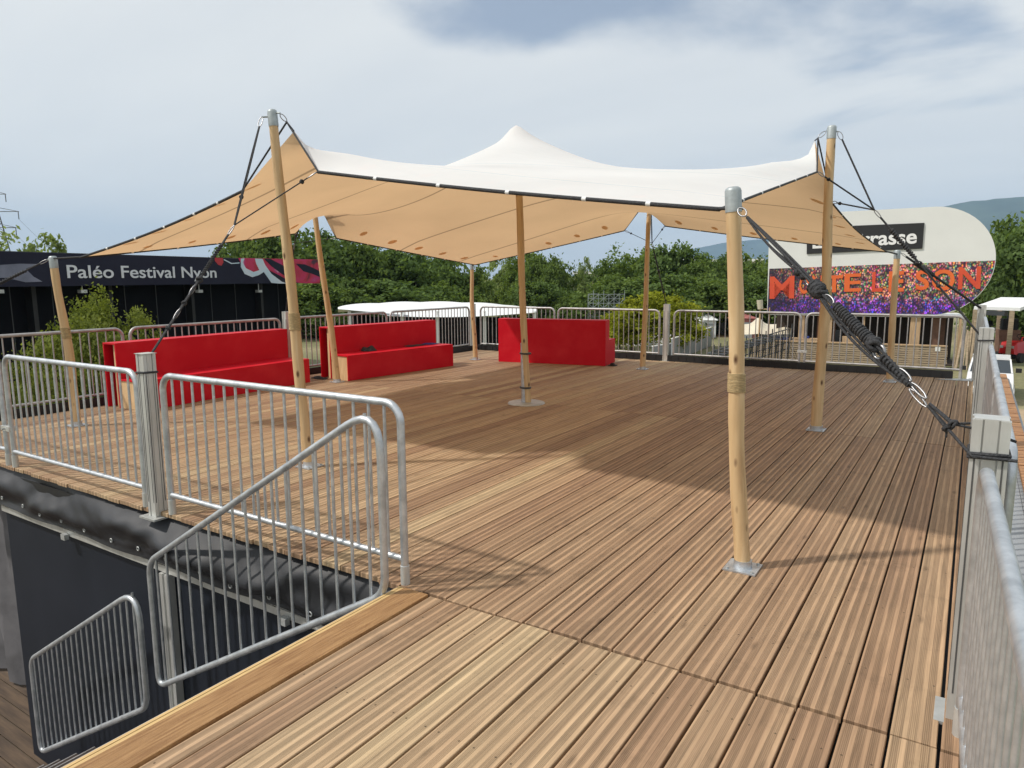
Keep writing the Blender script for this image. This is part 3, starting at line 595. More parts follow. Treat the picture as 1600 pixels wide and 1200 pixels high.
# right side
XG = 0.148
panel('guard panel on the right side at the far end', (XG, 7.82, 0), (XG, 10.15, 0))
panel('guard panel on the right side next to the far right corner post', (XG, 10.25, 0), (XG, 12.6, 0))
panel('guard panel on the right side just beyond the near rope post', (XG, 2.95, 0), (XG, 5.18, 0))
panel('guard panel on the right side before the second post', (XG, 5.28, 0), (XG, 7.55, 0))
panel('blurred guard panel closest to the viewer on the right', (0.145, 0.55, 0), (0.070, 2.70, 0), nb=20)
post('near right post with the thick guy rope tied around it', 0.078, 2.84, 1.085, 0, 0.9, strap=(0.958, 0.968))
post('second post on the right side with one black rope turn', 0.11, 7.69, 1.09, 0, 0.95, strap=(0.98,))
b = MB(); b.box((0.083, -1.5, 0.0), (0.098, 2.74, 0.17)); b.box((0.083, 2.80 + .12, 0.0), (0.098, 12.6, 0.14))
tag(link('kick_plate', b.mesh('kick_plate', M['alu'])), 'grey aluminium kick plate along the foot of the right guard', 'kick plate')
b = MB(); b.box((XL - 0.02, YF + 0.03, -0.3), (-0.2, YF + 0.045, 0.115)); b.box((-9.165, 2.72, -0.3), (-9.15, YF + 0.03, 0.105))
n_ = 60
for i in range(n_): b.box((XL + 0.15 * i, YF + 0.022, -0.1), (XL + 0.15 * i + 0.075, YF + 0.03, 0.10 + 0.006 * math.sin(i)))
tag(link('black_skirting', b.mesh('black_skirting', M['black'])), 'black rubbery skirting strip along the far and left deck edges', 'skirting')
b = MB(); b.prism([(-0.42, YF - 0.22), (0.06, YF - 0.22), (0.06, YF + 0.02), (-0.10, YF + 0.02)], 0.003, 0.008)
tag(link('corner_plate', b.mesh('corner_plate', M['plate'])), 'pale triangular steel plate on the deck at the far right corner', 'plate')

# ------------------------------------------------------------------ poles
def pole(label, base, top, r0, r1, seed, wraps=(), plate='square', cap=True, cat='tent pole'):
    R_ = random.Random(seed); base = Vector(base); top = Vector(top)
    t = thing('tent_pole', label, cat, base, 0, 'peeled timber poles of the tent'); n = 26; pts = []; rs = []
    a1, a2, a3, a4 = [R_.uniform(-.016, .016) for _ in range(4)]; ph1, ph2 = R_.uniform(0, 6), R_.uniform(0, 6)
    capL = 0.125 if cap else 0
    end = top - (top - base).normalized() * capL * 0.9
    for i in range(n + 1):
        f = i / n; p = base.lerp(end, f); w = math.sin(math.pi * f)
        p = p + Vector((w * a1 + math.sin(6.3 * f + ph1) * a2 * w, w * a3 + math.sin(5.2 * f + ph2) * a4 * w, 0))
        pts.append(p); rs.append((r0 + (r1 - r0) * f) * (1 + 0.03 * math.sin(f * 23 + ph1) + R_.uniform(-.02, .02)))
    b = MB(); b.tube(pts, rs, 16); part('shaft', b, M['pole'], t, True)
    d = (top - base).normalized()
    if cap:
        b = MB(); rc_ = r1 * 1.09; b.tube([top - d * capL, top - d * 0.02, top - d * 0.008, top], [rc_, rc_, rc_ * 0.9, rc_ * 0.62], 16); c_ = part('cap', b, M['cap'], t, True)
    if plate == 'square':
        b = MB(); b.box((base.x - .085, base.y - .085, 0.002), (base.x + .085, base.y + .085, 0.010), None); b.tube([base + Vector((0, 0, .01)), base + Vector((0, 0, .05))], r0 * 1.12, 16); part('base_plate', b, M['galv'], t, True)
        b = MB()
        for sx in (-1, 1):
            for sy in (-1, 1): b = MB(); b.tube([(base.x + sx*.065, base.y + sy*.065, .009), (base.x + sx*.065, base.y + sy*.065, .018)], .009, 6); part('bolt', b, M['plate'], t, True)
    for z0, z1 in wraps:
        f0 = z0 / top.z; b = MB(); q = []
        k_ = int((z1 - z0) / 0.0065)
        ctr = lambda z: pts[min(n, max(0, int(round(z / end.z * n))))]
        i0 = z0 / end.z * n
        for k in range(k_ * 12):
            z = z0 + (z1 - z0) * k / (k_ * 12); fi = z / end.z * n; j = int(fi); c = pts[j].lerp(pts[min(n, j + 1)], fi - j); rr = rs[j] + 0.003
            a = 2 * math.pi * k / 12; q.append(Vector((c.x + rr * math.cos(a), c.y + rr * math.sin(a), z)))
        b.tube(q, 0.0042, 5); part('rope_lashing', b, M['lash'], t, True)
    return t
POLES = {
 'NR': ((-0.945, 3.735, 0), (-1.067, 3.70, 2.008)), 'RM': ((-1.266, 7.668, 0), (-1.283, 7.665, 2.998)), 'FR': ((-0.97, 11.786, 0), (-0.995, 11.784, 1.93)),
 'NM': ((-4.594, 3.938, 0), (-4.689, 3.821, 2.865)), 'NL': ((-8.096, 3.765, 0), (-8.124, 3.704, 1.816)), 'LM': ((-8.10, 7.556, 0), (-8.27, 7.375, 2.86)),
 'FM': ((-4.692, 11.336, 0), (-4.70, 11.50, 2.88)), 'FL': ((-8.033, 11.072, 0), (-8.072, 11.044, 1.85)), 'C': ((-4.625, 7.487, 0), (-4.734, 7.418, 3.28))}
pole('thick pale pole in the right foreground with a straw lashing and steel cap', *POLES['NR'], 0.043, 0.038, 1, wraps=((0.96, 1.06),))
pole('tall pole on the right side of the tent in front of the sign', *POLES['RM'], 0.056, 0.040, 2, wraps=((1.30, 1.42),))
pole('short pole at the far right corner of the tent', *POLES['FR'], 0.050, 0.040, 3)
pole('tall leaning pole behind the near guard panel left of the centre', *POLES['NM'], 0.047, 0.035, 4, wraps=((1.15, 1.29),))
pole('short pole at the near left corner of the tent in front of the bush', *POLES['NL'], 0.050, 0.037, 5, wraps=((0.95, 1.07),))
pole('leaning pole at the end of the middle red bench', *POLES['LM'], 0.050, 0.036, 6)
pole('thin bent pole on the far side right of the far red bench', *POLES['FM'], 0.048, 0.036, 12)
pole('thin orange brown pole at the far left corner of the tent', *POLES['FL'], 0.046, 0.034, 8)
cp = pole('centre pole of the tent held by a grey steel tube on a round base plate', *POLES['C'], 0.040, 0.045, 9, plate=None, cap=False)
bx_, by_ = -4.67, 7.47
b = MB(); b.tube([(bx_, by_, 0.012), (bx_ - 0.012, by_, 0.76)], 0.036, 16); part('steel_tube', b, M['galv'], cp, True)
b = MB(); b.tube([(-4.64, 7.47, 0.002), (-4.64, 7.47, 0.016)], [0.235, 0.225], 40, smooth=False); part('round_base_plate', b, M['plate'], cp, True)
for z in (0.20, 0.63):
    b = MB(); b.tube([Vector((-4.655 + 0.068 * math.cos(a), 7.475 + 0.052 * math.sin(a), z)) for a in [2*math.pi*q/16 for q in range(16)]], 0.012, 6, closed=True); part('strap', b, M['charc'], cp, True)

# ------------------------------------------------------------------ stretch tent
def lerp_poly(ctrl, t):
    for (ta, a), (tb, c) in zip(ctrl, ctrl[1:]):
        if ta <= t <= tb + 1e-9: s_ = (t - ta) / (tb - ta); return Vector(a).lerp(Vector(c), s_)
cNR, cFR, cFL, cNL = (-1.16, 3.80, 1.915), (-1.10, 11.55, 1.90), (-7.98, 11.02, 1.815), (-7.75, 3.80, 1.80)
SIDES = {
 'near': [(0, cNL), (0.44, (-5.03, 3.77, 2.275)), (0.5, (-4.68, 4.02, 2.735)), (0.56, (-4.13, 3.75, 2.345)), (1, cNR)],
 'right': [(0, cNR), (0.45, (-1.31, 7.20, 2.515)), (0.5, (-1.42, 7.60, 2.86)), (0.55, (-1.32, 8.12, 2.32)), (1, cFR)],
 'far': [(0, cFL), (0.44, (-5.12, 11.45, 2.355)), (0.5, (-4.74, 11.30, 2.74)), (0.56, (-4.40, 11.45, 2.40)), (1, cFR)],
 'left': [(0, cNL), (0.44, (-8.10, 6.90, 2.20)), (0.5, (-8.10, 7.32, 2.66)), (0.56, (-8.17, 7.72, 2.175)), (1, cFL)]}
N_ = 80
Pt = np.zeros((N_ + 1, N_ + 1, 3)); fix = np.zeros((N_ + 1, N_ + 1), bool)
def edge_pt(side, f):
    p = lerp_poly(SIDES[side], f)
    for a, c in ((0, 0.45 if side == 'right' else 0.44), (0.55 if side == 'right' else 0.56, 1)):   # long edges hang in slightly between their ties
        if a < f < c:
            s_ = (f - a) / (c - a); w = math.sin(math.pi * s_) * 0.05
            p = p + {'near': Vector((0, w, -.3*w)), 'far': Vector((0, -w, -.3*w)), 'right': Vector((-w, 0, -.3*w)), 'left': Vector((w, 0, -.3*w))}[side]
    return p
for i in range(N_ + 1):
    f = i / N_
    Pt[i, 0] = edge_pt('near', f); Pt[i, N_] = edge_pt('far', f); Pt[0, i] = edge_pt('left', f); Pt[N_, i] = edge_pt('right', f)
fix[0, :] = fix[-1, :] = fix[:, 0] = fix[:, -1] = True
for i in range(1, N_):
    for j in range(1, N_):
        u_, v_ = i / N_, j / N_
        Pt[i, j] = (1-v_) * Pt[i, 0] + v_ * Pt[i, N_] + (1-u_) * Pt[0, j] + u_ * Pt[N_, j] - ((1-u_)*(1-v_)*Pt[0,0] + u_*(1-v_)*Pt[N_,0] + (1-u_)*v_*Pt[0,N_] + u_*v_*Pt[N_,N_])
c0 = N_ // 2; CT = Vector((-4.735, 7.415, 3.34))
for i in range(-2, 3):
    for j in range(-2, 3):
        rr = math.hypot(i, j)
        if rr <= 1.5:
            Pt[c0+i, c0+j] = (CT.x + i * 0.05, CT.y + j * 0.05, CT.z - 0.022 * rr ** 2); fix[c0+i, c0+j] = True
free = ~fix; PRESS = 0.000085
for it in range(9000):
    A_ = 0.25 * (np.roll(Pt, 1, 0) + np.roll(Pt, -1, 0) + np.roll(Pt, 1, 1) + np.roll(Pt, -1, 1)); A_[..., 2] += PRESS
    Pt[free] = Pt[free] + 1.0 * (A_[free] - Pt[free]) if it < 50 else A_[free]
for (i0, j0) in ((c0, 0), (N_, c0), (c0, N_), (0, c0)):              # cloth rides up smoothly to the four raised openings
    P0_ = Pt[i0, j0].copy(); d_ = np.hypot(Pt[..., 0] - P0_[0], Pt[..., 1] - P0_[1]); I_, J_ = np.meshgrid(range(N_+1), range(N_+1), indexing='ij'); e_ = np.minimum(np.minimum(I_, N_ - I_), np.minimum(J_, N_ - J_)) * 0.095
    Pt[..., 2] += 0.17 * np.exp(-d_ / 0.95) * np.minimum(1, e_ / 0.45)
d_ = np.hypot(Pt[..., 0] - CT.x, Pt[..., 1] - CT.y); Pt[..., 2] += 0.30 * (1 - np.exp(-(d_ / 0.42) ** 1.5)) * np.exp(-d_ / 0.85) * ~fix
tent = thing('stretch_tent', 'large cream stretch tent canopy with a central peak over the deck', 'tent', (-4.7, 7.5, 0))
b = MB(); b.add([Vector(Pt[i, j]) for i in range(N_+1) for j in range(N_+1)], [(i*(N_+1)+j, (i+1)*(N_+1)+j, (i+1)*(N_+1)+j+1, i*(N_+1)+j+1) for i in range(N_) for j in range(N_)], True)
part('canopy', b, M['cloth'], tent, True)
# black edge rope on the long runs, with small white loops between its lengths
lp = []
for side in SIDES:
    ctrl = SIDES[side]
    for a, c in ((0, 1), (3, 4)):
        fa, fb = ctrl[a][0], ctrl[c][0]; n = 22
        pts = [edge_pt(side, fa + (fb - fa) * q / n) + Vector((0, 0, -0.004)) for q in range(n + 1)]
        b = MB(); b.tube(pts, 0.012 if side == 'near' else 0.009, 8); part('edge_rope', b, M['rope'], tent, True)
        for q in (4, 8, 12, 16, 19):
            d = (pts[q+1] - pts[q]).normalized(); b = MB(); b.tube([pts[q] - d * 0.014, pts[q] + d * 0.014], 0.0135 if side == 'near' else 0.0105, 8); part('rope_loop', b, M['pvc_white'], tent, True)
# oval reinforcing patches sewn to the underside near the edges
def grid(u_, v_):
    x_, y_ = u_ * N_, v_ * N_; i, j = min(N_-1, int(x_)), min(N_-1, int(y_)); a, c = x_ - i, y_ - j
    return Vector((1-a)*(1-c)*Pt[i,j] + a*(1-c)*Pt[i+1,j] + (1-a)*c*Pt[i,j+1] + a*c*Pt[i+1,j+1])
rp = random.Random(2)
for side in SIDES:
    for f in [0.09, 0.17, 0.25, 0.33, 0.405, 0.60, 0.68, 0.76, 0.84, 0.92]:
        w = rp.uniform(0.013, 0.019); e_ = 0.030
        def uvp(df, de): 
            ff = f + df; ee = e_ + de
            return {'near': (ff, ee), 'far': (ff, 1 - ee), 'left': (ee, ff), 'right': (1 - ee, ff)}[side]
        ring = [grid(*uvp(0.42 * w * math.cos(a), w * 0.62 * math.sin(a))) + Vector((0, 0, -0.004)) for a in [2*math.pi*q/14 for q in range(14)]]
        cc = grid(*uvp(0, 0)) + Vector((0, 0, -0.005)); b = MB(); b.add([cc] + ring, [(0, 1 + (q+1) % 14, 1 + q) for q in range(14)]); part('reinforcing_patch', b, M['patch'], tent, True)

# ------------------------------------------------------------------ guy ropes
def carabiner(b, p, d, L_=0.09, w=0.035, r=0.005, twist=0.0):
    d = Vector(d).normalized(); s_ = d.orthogonal().normalized(); s_ = Matrix.Rotation(twist, 3, d) @ s_
    pts = []
    for q in range(20):
        a = 2 * math.pi * q / 20; pts.append(Vector(p) + d * (L_/2 * math.cos(a)) + s_ * (w/2 * math.sin(a) * (1.25 if abs(math.sin(a)) > .6 else 1)))
    b.tube(pts, r, 7, closed=True)
def knot(b, p, r=0.02, seed=0):
    R_ = random.Random(seed); p = Vector(p)
    for k in range(3):
        ax = Vector((R_.uniform(-1,1), R_.uniform(-1,1), R_.uniform(-1,1))).normalized(); o = ax.orthogonal().normalized(); o2 = ax.cross(o)
        b.tube([p + (o * math.cos(a) + o2 * math.sin(a)) * r + ax * r * 0.35 * math.sin(2*a) for a in [2*math.pi*q/12 for q in range(12)]], r * 0.42, 7, closed=True)
def coil(b, a, c, r_core, r_rope, turns, taper=0.0):
    a = Vector(a); c = Vector(c); d = (c - a).normalized(); o = d.orthogonal().normalized(); o2 = d.cross(o); pts = []
    n = int(turns * 12)
    for q in range(n + 1):
        f = q / n; an = 2 * math.pi * turns * f; rr = r_core * (1 + taper * f) * (1 + 0.06 * math.sin(an * 0.37)); pts.append(a.lerp(c, f) + (o * math.cos(an) + o2 * math.sin(an)) * rr)
    b.tube(pts, r_rope, 6)
def pair(b, a, c, r, gap, sag=0.0, ax=(0, 0, 1)):
    a = Vector(a); c = Vector(c); d = (c-a).normalized(); o = d.cross(Vector(ax)).normalized()
    for s_ in (-1, 1):
        pts = [a.lerp(c, f) + o * (gap * s_ * math.sin(math.pi * min(1, .15 + .7 * f))) + Vector((0, 0, -sag * math.sin(math.pi * f))) for f in [q/10 for q in range(11)]]
        b.tube(pts, r, 7)

# the thick one in the right foreground
A = Vector((-1.02, 3.655, 1.895)); Bq = Vector((0.03, 2.84, 0.972)); D_ = (Bq - A); dn_ = D_.normalized(); Pn = lambda t, o=(0,0,0): A + D_ * t + Vector(o)
gr = thing('guy_rope', 'thick knotted black guy rope with carabiners from the foreground pole to the near right post', 'rope', A, 0, 'guy ropes of the tent')
b = MB(); carabiner(b, Pn(0.02), dn_, 0.07, 0.028, 0.0042, 0.4); part('carabiner', b, M['chrome'], gr, True)
b = MB(); sdv = dn_.cross(Vector((0, 0, 1))).normalized(); upv = sdv.cross(dn_).normalized()
for k, (o1, o2, t0, t1) in enumerate(((0.006, 0.004, 0.05, 0.60), (-0.006, 0.006, 0.05, 0.60), (0.004, -0.010, 0.05, 0.36), (-0.006, -0.014, 0.05, 0.30), (0.0, -0.016, 0.42, 0.80), (0.012, -0.020, 0.42, 0.80), (0.004, 0.010, 0.55, 0.83), (-0.008, -0.004, 0.6, 0.83))):
    pts = []
    for q in range(15):
        f = q / 14; t_ = t0 + (t1 - t0) * f; w = math.sin(math.pi * f)
        pts.append(Pn(t_) + sdv * o1 * (0.3 + w) + upv * o2 * (0.2 + 1.6 * w) + Vector((0, 0, 0)))
    b.tube(pts, 0.0058, 8)
part('strand', b, M['rope'], gr, True)
b = MB(); knot(b, Pn(0.335) - upv * 0.008, 0.014, 1); knot(b, Pn(0.36) - upv * 0.008, 0.011, 5); part('knot', b, M['rope'], gr, True)
b = MB(); knot(b, Pn(0.425), 0.027, 2); knot(b, Pn(0.435), 0.024, 3); knot(b, Pn(0.415), 0.024, 6); coil(b, Pn(0.405), Pn(0.44), 0.026, 0.009, 4); part('knot', b, M['rope'], gr, True)
b = MB(); carabiner(b, Pn(0.385) - upv * 0.012 - sdv * .008, dn_, 0.075, 0.020, 0.0036, 1.2); part('carabiner', b, M['chrome'], gr, True)
b = MB(); carabiner(b, Pn(0.475) + upv * 0.010, dn_, 0.06, 0.016, 0.0036, 0.5); part('carabiner', b, M['chrome'], gr, True)
b = MB(); b.box((-.011, -.004, -.008), (.011, .004, .008), Matrix.Translation(Pn(0.44) + sdv * -0.034 + upv * -.006)); part('green_tag', b, M['green_tag'], gr, True)
b = MB(); coil(b, Pn(0.505) + upv * .010, Pn(0.655) + upv * .010, 0.0145, 0.0066, 17, 0.45); b.tube([Pn(0.505) + upv * .010, Pn(0.655) + upv * .010], 0.016, 10); part('rope_coil', b, M['rope'], gr, True)
b = MB(); knot(b, Pn(0.665) + upv * .014, 0.023, 9); knot(b, Pn(0.655) + upv * .012, 0.021, 19); part('knot', b, M['rope'], gr, True)
b = MB(); ctr = Pn(0.685) + upv * 0.004; b.tube([ctr + (dn_ * math.cos(a) + upv * math.sin(a)) * 0.027 for a in [2*math.pi*q/20 for q in range(20)]], 0.0058, 8, closed=True); part('ring', b, M['chrome'], gr, True)
b = MB(); coil(b, Pn(0.70) + upv * .002, Pn(0.80) + upv * .002, 0.013, 0.0062, 9, -0.25); b.tube([Pn(0.70), Pn(0.80)], 0.012, 10); part('rope_coil', b, M['rope'], gr, True)
for (t_, L_, w_, of, tw) in ((0.755, 0.085, 0.014, -0.016, 0.9), (0.825, 0.085, 0.014, 0.010, 0.2), (0.835, 0.10, 0.014, -0.012, 0.8), (0.775, 0.07, 0.013, 0.016, 0.5)):
    b = MB(); carabiner(b, Pn(t_) + upv * of, dn_, L_, w_, 0.0036, tw); part('carabiner', b, M['chrome'], gr, True)
b = MB(); e1 = Pn(0.875) + upv * .006; k1 = Pn(0.935) + upv * .016; k2 = Pn(0.93) - upv * .012
for s_, kk in ((1, k1), (-1, k2)):
    for o_ in (-0.005, 0.005): b.tube([Pn(0.865) + upv * s_ * .005, kk + sdv * o_], 0.0056, 7)
    knot(b, kk, 0.013, 12 + s_)
b.tube([k1, k1 + Vector((0.10, 0.02, -0.02)), (0.155, 2.90, 1.0)], 0.0050, 7)
b.tube([k1, k1 + Vector((0.05, 0.02, 0.004))], 0.0045, 6); b.tube([k2, k2 + Vector((0.0, 0.0, -0.035))], 0.0045, 6)
b.tube([k2, k2.lerp(Vector((0.028, 2.772, 0.966)), 0.97), (0.030, 2.770, 0.962), (0.156, 2.772, 0.962)], 0.0056, 7)
part('lower_strand', b, M['rope'], gr, True)

def lug(t, top):                                     # welded eye between the pole cap and the shackle
    pt_ = min((Vector(v[1]) for v in POLES.values()), key=lambda q: (Vector((q.x, q.y)) - Vector((top.x, top.y))).length)
    b = MB(); b.tube([Vector((pt_.x, pt_.y, top.z + 0.012)), top + Vector((0, 0, 0.004))], 0.007, 8); part('eye_lug', b, M['cap'], t, True)
def guy(label, top, junc, post_pt, flanks, seed=0, thick=1.0, bare=False):
    top = Vector(top); junc = Vector(junc) if junc is not None else None; end = Vector(post_pt)
    t = thing('guy_rope', label, 'rope', top, 0, 'guy ropes of the tent')
    src = junc if junc is not None else top
    lug(t, top)
    if junc is not None:
        d = (junc - top).normalized(); b = MB(); carabiner(b, top + d * 0.04, d, 0.09, 0.03, 0.0036, 0.6); part('carabiner', b, M['chrome'], t, True)
        b = MB(); pair(b, top + d * 0.08, junc, 0.0052 * thick, 0.006); part('strand', b, M['rope'], t, True)
        for k, fl in enumerate(flanks):
            fl = Vector(fl); d2 = (junc - fl).normalized(); L2 = (junc - fl).length
            b = MB(); carabiner(b, fl + d2 * 0.05, d2, 0.08, 0.022, 0.004, 0.3); part('carabiner', b, M['chrome'], t, True)
            b = MB(); b.tube([fl + d2 * 0.09, junc], 0.0050 * thick, 7); knot(b, fl + d2 * 0.14, 0.013, seed + k); part('strand', b, M['rope'], t, True)
    D2 = end - src; L_ = D2.length; d = D2.normalized()
    b = MB(); carabiner(b, src + d * 0.05, d, 0.10, 0.018, 0.0042, 0.8); part('carabiner', b, M['chrome'], t, True)
    b = MB(); pair(b, src + d * 0.09, end - d * 0.0, 0.0062 * thick, 0.007); coil(b, src + D2 * 0.16, src + D2 * 0.40, 0.009 * thick, 0.0065 * thick, 14); knot(b, src + D2 * 0.44, 0.018, seed + 5); knot(b, src + D2 * 0.62, 0.014, seed + 6); knot(b, src + D2 * 0.80, 0.014, seed + 7); part('strand', b, M['rope'], t, True)
    for q in (0.52, 0.70):
        b = MB(); carabiner(b, src + D2 * q, d, 0.09, 0.016, 0.0040, q * 5); part('carabiner', b, M['chrome'], t, True)
    return t
guy('black guy rope assembly on the left tied to the tall near post', (-4.74, 3.76, 2.80), (-4.607, 3.359, 1.956), (-4.60, 2.64, 1.06), [(-4.13, 3.75, 2.345), (-5.03, 3.77, 2.275)], 20)
guy('black guy rope from the tall right pole to the second right post', (-1.22, 7.665, 2.93), (-0.864, 7.643, 2.178), (0.06, 7.66, 1.03), [(-1.31, 7.20, 2.515), (-1.32, 8.12, 2.32)], 30, 1.5)
guy('black guy rope bundle from the far right pole to the far right corner post', (-0.94, 11.80, 1.88), None, (0.08, 12.68, 1.08), [], 40, 2.4)
guy('thin guy rope behind the far middle pole', (-4.70, 11.56, 2.80), (-4.82, 11.95, 2.15), (-4.81, 12.68, 1.08), [(-5.12, 11.45, 2.355), (-4.40, 11.45, 2.40)], 50)
guy('guy rope hanging behind the far left pole to the corner post', (-8.11, 11.08, 1.80), None, (-9.2, 12.64, 1.0), [], 60, 1.4)
guy('guy rope behind the leaning pole at the middle red bench', (-8.33, 7.37, 2.78), (-8.73, 7.40, 2.10), (-9.19, 7.55, 1.05), [(-8.10, 6.90, 2.20), (-8.17, 7.72, 2.175)], 70)
guy('guy rope leaving the picture on the left from the near left pole', (-8.17, 3.68, 1.78), None, (-9.17, 2.68, 1.06), [], 80, 1.3)
# ropes from the mid pole rings along the raised openings of the canopy
def lift(label, top, fl1, fl2, apex):
    t = thing('lifting_rope', label, 'rope', top, 0, 'ropes lifting the canopy openings'); top = Vector(top); ap = Vector(apex); d = (ap - top).normalized(); lug(t, top)
    b = MB(); carabiner(b, top + d * 0.05, d, 0.09, 0.026, 0.0036, 0.4); part('carabiner', b, M['chrome'], t, True)
    rg = top + d * 0.10; b = MB()
    for fl in (fl1, fl2): b.tube([rg, Vector(fl) + Vector((0, 0, 0.004))], 0.0075, 7)
    b.tube([rg, ap], 0.006, 6); part('strand', b, M['rope'], t, True)
lift('black rope over the canopy opening at the tall near pole', (-4.62, 3.84, 2.83), SIDES['near'][1][1], SIDES['near'][3][1], SIDES['near'][2][1])
lift('black rope over the canopy opening at the tall right pole', (-1.33, 7.655, 2.95), SIDES['right'][1][1], SIDES['right'][3][1], SIDES['right'][2][1])
lift('black rope over the canopy opening at the far middle pole', (-4.70, 11.44, 2.84), SIDES['far'][1][1], SIDES['far'][3][1], SIDES['far'][2][1])
lift('black rope over the canopy opening at the leaning left pole', (-8.21, 7.37, 2.80), SIDES['left'][1][1], SIDES['left'][3][1], SIDES['left'][2][1])
for (a, c, lb) in (((-1.02, 3.70, 1.90), cNR, 'short black rope from the canopy corner to the foreground pole'), ((-8.10, 3.70, 1.79), cNL, 'short black rope from the canopy tip to the near left pole'), ((-0.99, 11.76, 1.87), cFR, 'short black rope from the canopy corner to the far right pole'), ((-8.07, 11.04, 1.80), cFL, 'short black rope from the canopy corner to the far left pole')):
    t = thing('corner_rope', lb, 'rope', a, 0, 'ropes at the canopy corners'); b = MB(); pair(b, a, c, 0.009, 0.008); part('strand', b, M['rope'], t, True)

# ------------------------------------------------------------------ red benches (local x along the bench, y towards the sitter)
def bench(label, loc, rz, L_, hollow, hb=0.81, hs=0.39, db=0.27, ds=0.45):
    t = thing('red_bench', label, 'bench', loc, rz, 'red box benches on the deck'); th = 0.018
    b = MB(); b.box((0, 0, 0.0), (L_, th, hb - th)); b.box((0, 0, hb - th), (L_, db, hb)); b.box((0, db - th, 0), (L_, db, hb - th)); b.box((L_ - th, th, 0), (L_, db - th, hb - th))
    if not hollow: b.box((0, th, 0), (th, db - th, hb - th))
    part('backrest_box', b, M['red'], t)
    b = MB(); b.box((0, db + 0.001, hs - th), (L_, db + ds, hs)); b.box((0, db + ds - th, 0), (L_, db + ds, hs - th)); b.box((L_ - th, db + 0.001, 0), (L_, db + ds - th, hs - th))
    if not hollow: b.box((0, db + 0.001, 0), (th, db + ds - th, hs - th))
    part('seat_box', b, M['red'], t)
    if hollow:
        b = MB(); b.box((0.05, 0.13, 0.0), (0.065, db - th, hb - th)); part('end_board', b, M['ply'], t)
        b = MB(); b.box((0.012, db + 0.002, 0), (0.027, db + ds - th - 0.001, hs - th)); part('end_board', b, M['ply'], t)
    return t
def place_bench(label, back_near, back_far, L_, hollow, mirror=False, **k):
    a = Vector(back_near); c = Vector(back_far); d = (c - a).normalized(); return a, math.atan2(d.y, d.x)
# sitters on the first two benches face +x: local y must point to +x, so local x points to -y and the open end is the far end of local x
def bench_left(label, x, y, yaw, L_, **k):
    t = bench(label, (x, y, 0.003), yaw, L_, True, **k); return t
def mirror_root(t):                                  # flip the bench so that the seat lies on the other side
    for c in [o for o in bpy.data.objects if o.parent == t]:
        me = c.data
        for v_ in me.vertices: v_.co.y = -v_.co.y
        me.flip_normals()
b1 = bench('long red bench at the left with an open raw plywood end', (-8.99, 4.57, 0.003), math.radians(93.2), 2.72, True, hb=0.80, hs=0.36, db=0.26, ds=0.44); mirror_root(b1)
b2 = bench('middle red bench with dark and blue cloths lying on its seat', (-8.70, 7.78, 0.003), math.radians(84.5), 2.36, True, db=0.26, ds=0.42); mirror_root(b2)
b3 = bench('far red bench turned with its closed back to the viewer', (-7.47, 11.03, 0.003), math.radians(10.3), 2.07, False, hb=0.81, hs=0.44, db=0.26, ds=0.42)
b3.location = (-7.465, 11.03, 0.003)

def lump(name, label, cat, p, sx, sy, sz, mt, seed):
    R_ = random.Random(seed); b = MB(); n = 14; vs = []; fs = []
    ph = [R_.uniform(0, 6) for _ in range(4)]
    for i in range(n + 1):
        for j in range(n + 1):
            u_ = i / n * 2 - 1; v_ = j / n * 2 - 1; r_ = max(abs(u_), abs(v_))
            z = sz * (1 - r_ ** 3) * (0.6 + 0.4 * math.sin(3 * u_ + ph[0]) * math.cos(2.7 * v_ + ph[1])) + 0.004
            vs.append((u_ * sx * (1 + .12 * math.sin(5 * v_ + ph[2])), v_ * sy * (1 + .12 * math.sin(4 * u_ + ph[3])), z))
    fs = [(i*(n+1)+j, (i+1)*(n+1)+j, (i+1)*(n+1)+j+1, i*(n+1)+j+1) for i in range(n) for j in range(n)]
    b.add(vs, fs, True); o = link(name, b.mesh(name, mt)); o.location = p; return tag(o, label, cat)
lump('cap', 'small crumpled dark cap on the seat of the middle bench', 'cap', (-8.26, 8.42, 0.395), 0.09, 0.11, 0.09, M['darkcloth'], 1)
lump('dark_cloth', 'flat dark cloth next to the blue one on the middle bench seat', 'cloth', (-8.20, 9.50, 0.395), 0.10, 0.22, 0.02, M['darkcloth'], 2)
lump('blue_cloth', 'folded blue cloth on the seat of the middle bench', 'cloth', (-8.17, 9.86, 0.395), 0.11, 0.13, 0.025, M['blue'], 3)
lump('folded_bag', 'dark grey folded bag lying on the deck at the end of the middle bench', 'bag', (-8.62, 7.66, 0.003), 0.17, 0.05, 0.045, M['darkcloth'], 4)
lump('black_pouch', 'small black pouch on the deck at the right corner of the far bench', 'pouch', (-5.33, 11.50, 0.003), 0.07, 0.06, 0.06, M['rubber'], 5)

